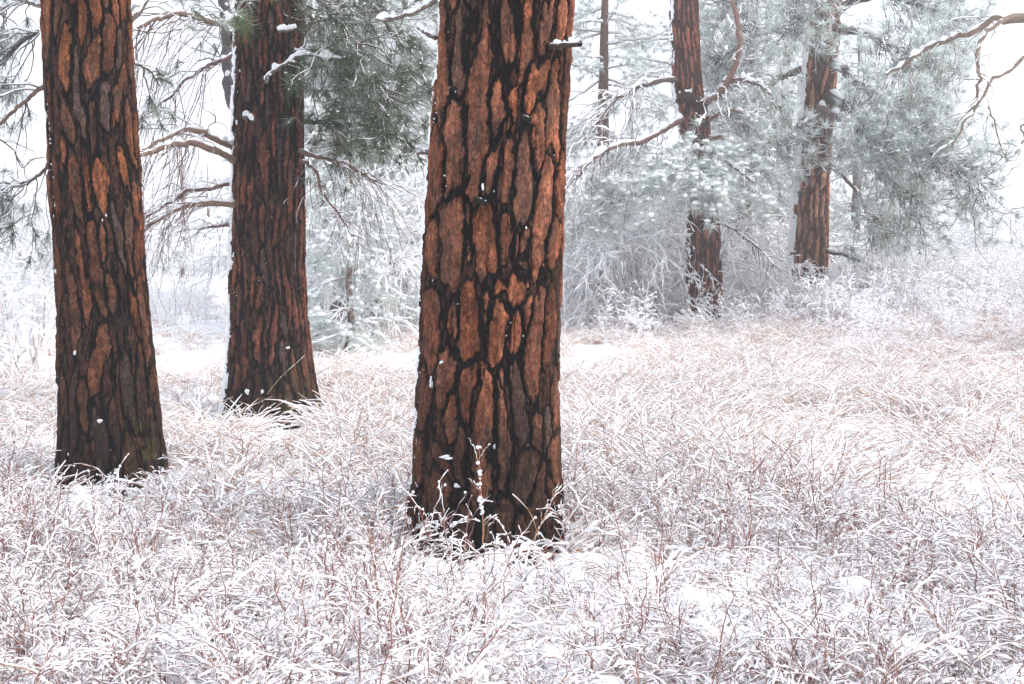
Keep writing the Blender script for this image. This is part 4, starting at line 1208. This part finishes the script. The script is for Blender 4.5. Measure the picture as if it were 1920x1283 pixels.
def layer(name, protos, n, seed, y0, y1, dens, smin, smax, power=1.0, tilt=0.12, sink=0.0):
    rng = np.random.default_rng(seed)
    p = spots(n, rng, y0, y1, dens, power)
    p[:, 2] -= sink * rng.uniform(0.3, 1.4, n)
    rot = np.stack([rng.normal(size=n) * tilt, rng.normal(size=n) * tilt, rng.uniform(0, 6.28, n)], 1)
    return scatter(name, protos, p, rot, rng.uniform(smin, smax, n), rng.integers(0, len(protos), n))


def clear(px, y):
    """low snow right before the three big trunks, so that their feet show"""
    c3 = sstep(1130, 1050, px) * sstep(700, 770, px) * sstep(6.3, 5.9, y) * sstep(4.9, 5.3, y)
    c1 = sstep(390, 320, px) * sstep(40, 90, px) * sstep(7.7, 7.4, y) * sstep(5.3, 6.0, y)
    c2 = sstep(640, 600, px) * sstep(390, 420, px) * sstep(11.2, 10.9, y) * sstep(8.0, 9.0, y)
    return 1 - 0.95 * np.clip(c1 + c2 + c3, 0, 1)


def d_grass(px, y, x):
    d = 0.08 + 2.6 * np.clip(patch(x, y, 1.3, 1) - 0.40, 0, 1)
    d = d * sstep(5.2, 8.0, y)
    d = d * (0.35 + 0.65 * sstep(300, 620, px))
    lane = np.exp(-((y - 17.5) / 2.4) ** 2) * sstep(1500, 1150, px)
    d = d * (1 - 0.85 * lane)
    d = d * (1 - 0.7 * sstep(18, 24, y) * sstep(900, 600, px)) * clear(px, y)
    return np.clip(d, 0, 1)


def d_twig(px, y, x):
    d = np.clip((patch(x, y, 1.2, 2) - 0.42) * 3.2, 0.05 + 0.22 * sstep(6.2, 5.2, y), 1)
    d = d * (0.12 + 0.88 * sstep(9.5, 6.0, y))
    left = 0.35 * sstep(420, 200, px) * sstep(10, 7, y)
    return np.clip(d + left, 0, 1) * clear(px, y)


def d_tuft(px, y, x):
    return np.clip(0.3 + 0.9 * patch(x, y, 0.7, 4), 0, 1) * (0.2 + 0.8 * sstep(11, 5.5, y)) * (0.12 + 0.88 * clear(px, y))


def d_bank(px, y, x):
    d = np.clip(patch(x, y, 1.6, 6) + 0.1, 0, 1)
    right = sstep(1040, 1130, px) * sstep(19.5, 28.0, y + sstep(1450, 1700, px) * 3.0)
    left = 0.3 * sstep(440, 380, px) * sstep(24, 30, y)
    return d * np.clip(right + left, 0, 1)


layer('dry_grass', [grass_clump(500 + i, 34, (0.20, 0.38), 0.0036) for i in range(7)] + [grass_clump(508, 14, (0.10, 0.22), 0.003, 0.08, [(0.16, 0.24, 0.05), (0.24, 0.30, 0.08)])], 7000, 61, 5.0, 40, d_grass, 0.65, 1.55, 1.0, sink=0.05)
layer('red_twigs', [twig_clump(520 + i, 5, (0.3, 0.62), 44, 190, thick=0.0040) for i in range(6)] + [twig_clump(530 + i, 3, (0.45, 0.85), 12, 18, thick=0.0034) for i in range(3)], 1200, 62, 3.7, 14, d_twig, 0.42, 1.0, sink=0.09)
layer('snowy_stems', [snow_tuft(540 + i, 26, thick=0.0042 + 0.0014 * (i % 3)) for i in range(6)] + [snow_tuft(548, 5, thick=0.011)], 2900, 63, 3.6, 13, d_tuft, 0.6, 1.15)
layer('far_undergrowth', [twig_clump(560 + i, 8, (0.5, 1.0), 80, 240, 0.0085, [(0.46, 0.34, 0.34), (0.40, 0.31, 0.34), (0.52, 0.39, 0.35)], 0.25) for i in range(5)], 1700, 64, 18.0, 42, d_bank, 0.35, 1.25, 1.4)


# ------------------------------------------------------------------ single plants and sticks in the foreground
def plant(name, label, cat, path, r0, r1, seed, cols, snow=0.006, twigs=0, twL=(0.08, 0.2), beads=0, part='stem', grav=0.25, cover=0.8, sub=0, group=None):
    pts = np.array([P(*q) for q in path])
    base = thing(name, label, cat, (pts[0, 0], pts[0, 1], pts[0, 2]), group)
    rng = np.random.default_rng(seed)
    n = 40
    A = smooth_path(pts, n)[None]
    A = A + np.concatenate([np.zeros((1, 1, 3)), np.cumsum(rng.normal(size=(1, n - 1, 3)), 1) * 0.0012], 1)
    g, s, tg_, ts = Geo(), Geo(), Geo(), Geo()
    R = taper(1, n, r0, r1)
    g.tubes(A, R, 6, pick(rng, 1, cols)); snow_on(s, A, R, snow, rng, 6, cover, vert=0.2)
    if twigs:
        p, d, _, t = kids(A, twigs, rng, 0.15, 1, 0.8, (0, 0, 0.15))
        B = curves(p, d, rng.uniform(*twL, twigs), 12, rng, grav, 0, 0.08)
        RB = taper(twigs, 12, r1 * 0.9, r1 * 0.45)
        tg_.tubes(B, RB, 4, pick(rng, twigs, cols)); snow_on(ts, B, RB, snow * 0.7, rng, 5, 0.75, vert=0.15)
        if sub:
            p, d, _, t = kids(B, sub, rng, 0.2, 1, 0.8, (0, 0, 0.1))
            Cc = curves(p, d, rng.uniform(0.3, 0.7, sub) * twL[0], 5, rng, grav, 0, 0.05)
            RC = taper(sub, 5, r1 * 0.6, r1 * 0.35)
            tg_.tubes(Cc, RC, 3, pick(rng, sub, cols)); snow_on(ts, Cc, RC, snow * 0.6, rng, 4, 0.75, vert=0.15)
    if beads:
        p, d, _, t = sample(A, beads, rng, 0.3, 1.0)
        s.blobs(p + rng.normal(size=(beads, 3)) * 0.004, rng.uniform(0.004, 0.010, beads), SNOW, rng)
    g.build(part, M_WOOD, base)
    s.build('snow_cover', M_SNOWBIT, base)
    if twigs:
        o = tg_.build('side_twigs', M_WOOD, base); o['kind'] = 'stuff'
        ts.build('twig_snow', M_SNOWBIT, base)['kind'] = 'stuff'
    return base


plant('weed_stalk', 'thin upright weed stalk beaded with snow, standing before the middle of the thick centre trunk', 'weed', [(905, 1020, 5.7), (906, 960, 5.68), (900, 900, 5.66), (896, 838, 5.65)], 0.003, 0.0016, 701, TAN, 0.003, 8, (0.06, 0.16), 26)
plant('bent_straw', 'tan grass blade curling over at the left foot of the centre trunk', 'grass', [(808, 1015, 5.7), (806, 985, 5.68), (795, 957, 5.66), (780, 950, 5.65), (776, 962, 5.64)], 0.003, 0.0015, 702, TAN, 0.004)
plant('dead_twig', 'snow-heaped twig slanting up to the right at the centre trunk foot', 'twig', [(800, 1040, 5.6), (820, 1015, 5.58), (845, 990, 5.56), (872, 970, 5.55)], 0.004, 0.002, 703, GREY, 0.007, 6, (0.06, 0.12))
plant('bent_straw', 'bent snowy grass stem arching right in front of the centre trunk foot', 'grass', [(906, 1010, 5.66), (908, 978, 5.64), (925, 972, 5.62), (945, 995, 5.6), (958, 1030, 5.6)], 0.003, 0.0015, 704, TAN, 0.005)
plant('dead_twig', 'long snowy twig lying across the snow at the foot of the centre trunk', 'twig', [(850, 1065, 5.5), (890, 1035, 5.5), (930, 1020, 5.5), (965, 1030, 5.45), (1000, 1060, 5.4)], 0.004, 0.002, 705, GREY, 0.006, 10, (0.08, 0.2))
plant('dead_twig', 'forked twig rising against the right foot of the centre trunk', 'twig', [(985, 1040, 5.6), (1010, 995, 5.58), (1028, 960, 5.56), (1040, 935, 5.55)], 0.0035, 0.0018, 706, TAN, 0.005, 7, (0.08, 0.2))
plant('fallen_stick', 'mossy stick poking out from snow below the centre trunk', 'stick', [(985, 1072, 5.3), (1000, 1090, 5.2), (1018, 1106, 5.12)], 0.009, 0.007, 707, [(0.14, 0.12, 0.04)], 0.008, cover=0.4)
plant('fallen_stick', 'dark fallen stick under a thick ridge of snow below the centre trunk', 'stick', [(952, 1102, 5.3), (970, 1092, 5.32), (992, 1080, 5.35)], 0.012, 0.009, 708, [(0.08, 0.06, 0.05)], 0.022, cover=1.0)
plant('broken_stub', 'short broken mossy stub sticking out of the snow, bottom middle', 'stub', [(938, 1196, 4.75), (936, 1178, 4.74), (933, 1160, 4.73)], 0.011, 0.009, 709, [(0.13, 0.10, 0.03)], 0.014, cover=0.2)
plant('sapling', 'tall thin sapling with fine side twigs in front of the big middle trunk', 'sapling', [(704, 1275, 4.45), (712, 1180, 4.45), (712, 1080, 4.45), (700, 1000, 4.45)], 0.0045, 0.002, 710, [(0.30, 0.17, 0.12)], 0.004, 22, (0.15, 0.38), sub=40)
plant('red_stem', 'straight bare red stem leaning right, beside the left foot of the centre trunk', 'stem', [(722, 1110, 5.3), (738, 1050, 5.3), (752, 985, 5.3), (764, 925, 5.3)], 0.003, 0.0014, 711, [(0.24, 0.09, 0.06)], 0.0025, 4, (0.08, 0.2))
plant('snow_laden_straw', 'long snow-loaded stem slanting up across the lower right of the centre trunk', 'stem', [(1080, 1235, 4.5), (1140, 1165, 4.6), (1210, 1095, 4.75), (1280, 1025, 4.9)], 0.004, 0.002, 712, TAN, 0.007, 4, (0.08, 0.2), cover=1.0)
plant('bent_branch', 'dark bent branch with a ridge of snow in the bottom right', 'branch', [(1285, 1275, 4.4), (1340, 1248, 4.45), (1385, 1225, 4.5), (1420, 1200, 4.55)], 0.006, 0.003, 713, [(0.10, 0.05, 0.05)], 0.008, 5, (0.1, 0.25), cover=0.9)
plant('bent_branch', 'low arched branch with thick snow at the right, parallel to the ground', 'branch', [(1740, 1135, 5.0), (1780, 1122, 5.0), (1830, 1120, 5.0), (1890, 1128, 5.0), (1930, 1140, 5.0)], 0.006, 0.003, 714, [(0.07, 0.055, 0.05)], 0.011, 6, (0.1, 0.25), cover=1.0)
plant('snow_laden_straw', 'long snow-loaded stem lying nearly level in the bottom right corner', 'stem', [(1400, 1245, 4.45), (1480, 1215, 4.5), (1560, 1200, 4.55), (1680, 1192, 4.6)], 0.004, 0.002, 715, TAN, 0.009, 4, (0.08, 0.2), cover=1.0)
plant('red_stem', 'upright dark red stem in the right foreground, standing alone', 'stem', [(1533, 1066, 5.8), (1532, 1010, 5.8), (1530, 950, 5.8), (1527, 890, 5.8)], 0.004, 0.0018, 716, [(0.16, 0.05, 0.045)], 0.003, 10, (0.1, 0.25), sub=14)
for k, (dx, lab) in enumerate(((0, 'upright tan-red cane, left one of three standing close together on the right'), (9, 'upright tan-red cane in the middle of three standing close together on the right'), (19, 'upright tan-red cane, right one of three standing close together on the right'))):
    plant('cane', lab, 'stem', [(1655 + dx, 1050 + 4 * k, 6.0 + 0.05 * k), (1652 + dx, 985, 6.0 + 0.05 * k), (1650 + dx * 1.2, 920, 6.0 + 0.05 * k), (1648 + dx * 1.4, 862 + 9 * k, 6.0 + 0.05 * k)], 0.005, 0.002, 720 + k, [(0.30, 0.14, 0.10)], 0.003, 8, (0.1, 0.25))
plant('curved_twig', 'dark forked twig curving up out of the snow, bottom middle right', 'twig', [(1030, 1235, 4.55), (1050, 1190, 4.6), (1055, 1130, 4.65), (1050, 1085, 4.7)], 0.004, 0.002, 730, [(0.09, 0.06, 0.055)], 0.005, 9, (0.12, 0.25), sub=10)
plant('snow_laden_straw', 'thin bare straw leaning across the right side of the second trunk foot', 'stem', [(500, 740, 10.4), (530, 705, 10.4), (572, 665, 10.4)], 0.003, 0.0018, 731, [(0.40, 0.30, 0.14)], 0.002)


def clump_thing(g, name, label, cat, px, Y, s, rz, part='stems'):
    x = (px - 960) / F * Y
    base = thing(name, label, cat, (x, Y, float(ground_z(x, Y))))
    base.rotation_euler = (0, 0, rz); base.scale = (s, s, s)
    o = bpy.data.objects.new(part, g.mesh(part, M_PLANT)); COL.objects.link(o); o.parent = base
    return base


clump_thing(twig_clump(801, 16, (0.30, 0.6), 110, 300, 0.0075, RED, 0.16), 'snowberry_bush', 'beaded red-twig bush against the foot of the leftmost trunk, left half', 'bush', 165, 7.1, 0.4, 0.3)
clump_thing(twig_clump(802, 16, (0.30, 0.6), 110, 300, 0.0075, RED, 0.16), 'snowberry_bush', 'beaded red-twig bush against the foot of the leftmost trunk, right half', 'bush', 265, 7.15, 0.42, 1.3)
clump_thing(grass_clump(803, 60, (0.25, 0.45), 0.0055, 0.16), 'grass_tussock', 'tan snowy grass tussock arching before the foot of the second trunk', 'grass', 478, 10.6, 0.8, 2.0)
clump_thing(grass_clump(804, 70, (0.3, 0.6), 0.0055, 0.16), 'grass_tussock', 'snowy straw tussock leaning on the right foot of the centre trunk', 'grass', 1075, 5.8, 0.95, 0.6)
clump_thing(grass_clump(805, 70, (0.25, 0.5), 0.009, 0.25), 'grass_tussock', 'white snow-laden grass tussock before the slim knotted trunk foot', 'grass', 1330, 22.8, 1.6, 0.6)

# ------------------------------------------------------------------ haze
HX0, HX1, HY0, HY1, HZ0, HZ1 = -252, 252, -14, 388, -1.6, 17.0
hv = np.array([(x, y, z) for x in (HX0, HX1) for y in (HY0, HY1) for z in (HZ0, HZ1)], float)
hq = np.array([(0, 1, 3, 2), (4, 6, 7, 5), (0, 4, 5, 1), (2, 3, 7, 6), (0, 2, 6, 4), (1, 5, 7, 3)])
M_HAZE = bpy.data.materials.new('haze'); M_HAZE.use_nodes = True
nt = M_HAZE.node_tree; nt.nodes.clear()
pv = nt.nodes.new('ShaderNodeVolumePrincipled')
pv.inputs['Color'].default_value = (0.985, 0.985, 0.995, 1)
pv.inputs['Density'].default_value = HAZE_DENSITY
pv.inputs['Anisotropy'].default_value = 0.0
om = nt.nodes.new('ShaderNodeOutputMaterial')
nt.links.new(pv.outputs[0], om.inputs['Volume'])
hz = link('haze', mesh_from('haze', hv, None, hq, np.zeros((0, 3), np.int64), M_HAZE))
hz['kind'] = 'stuff'
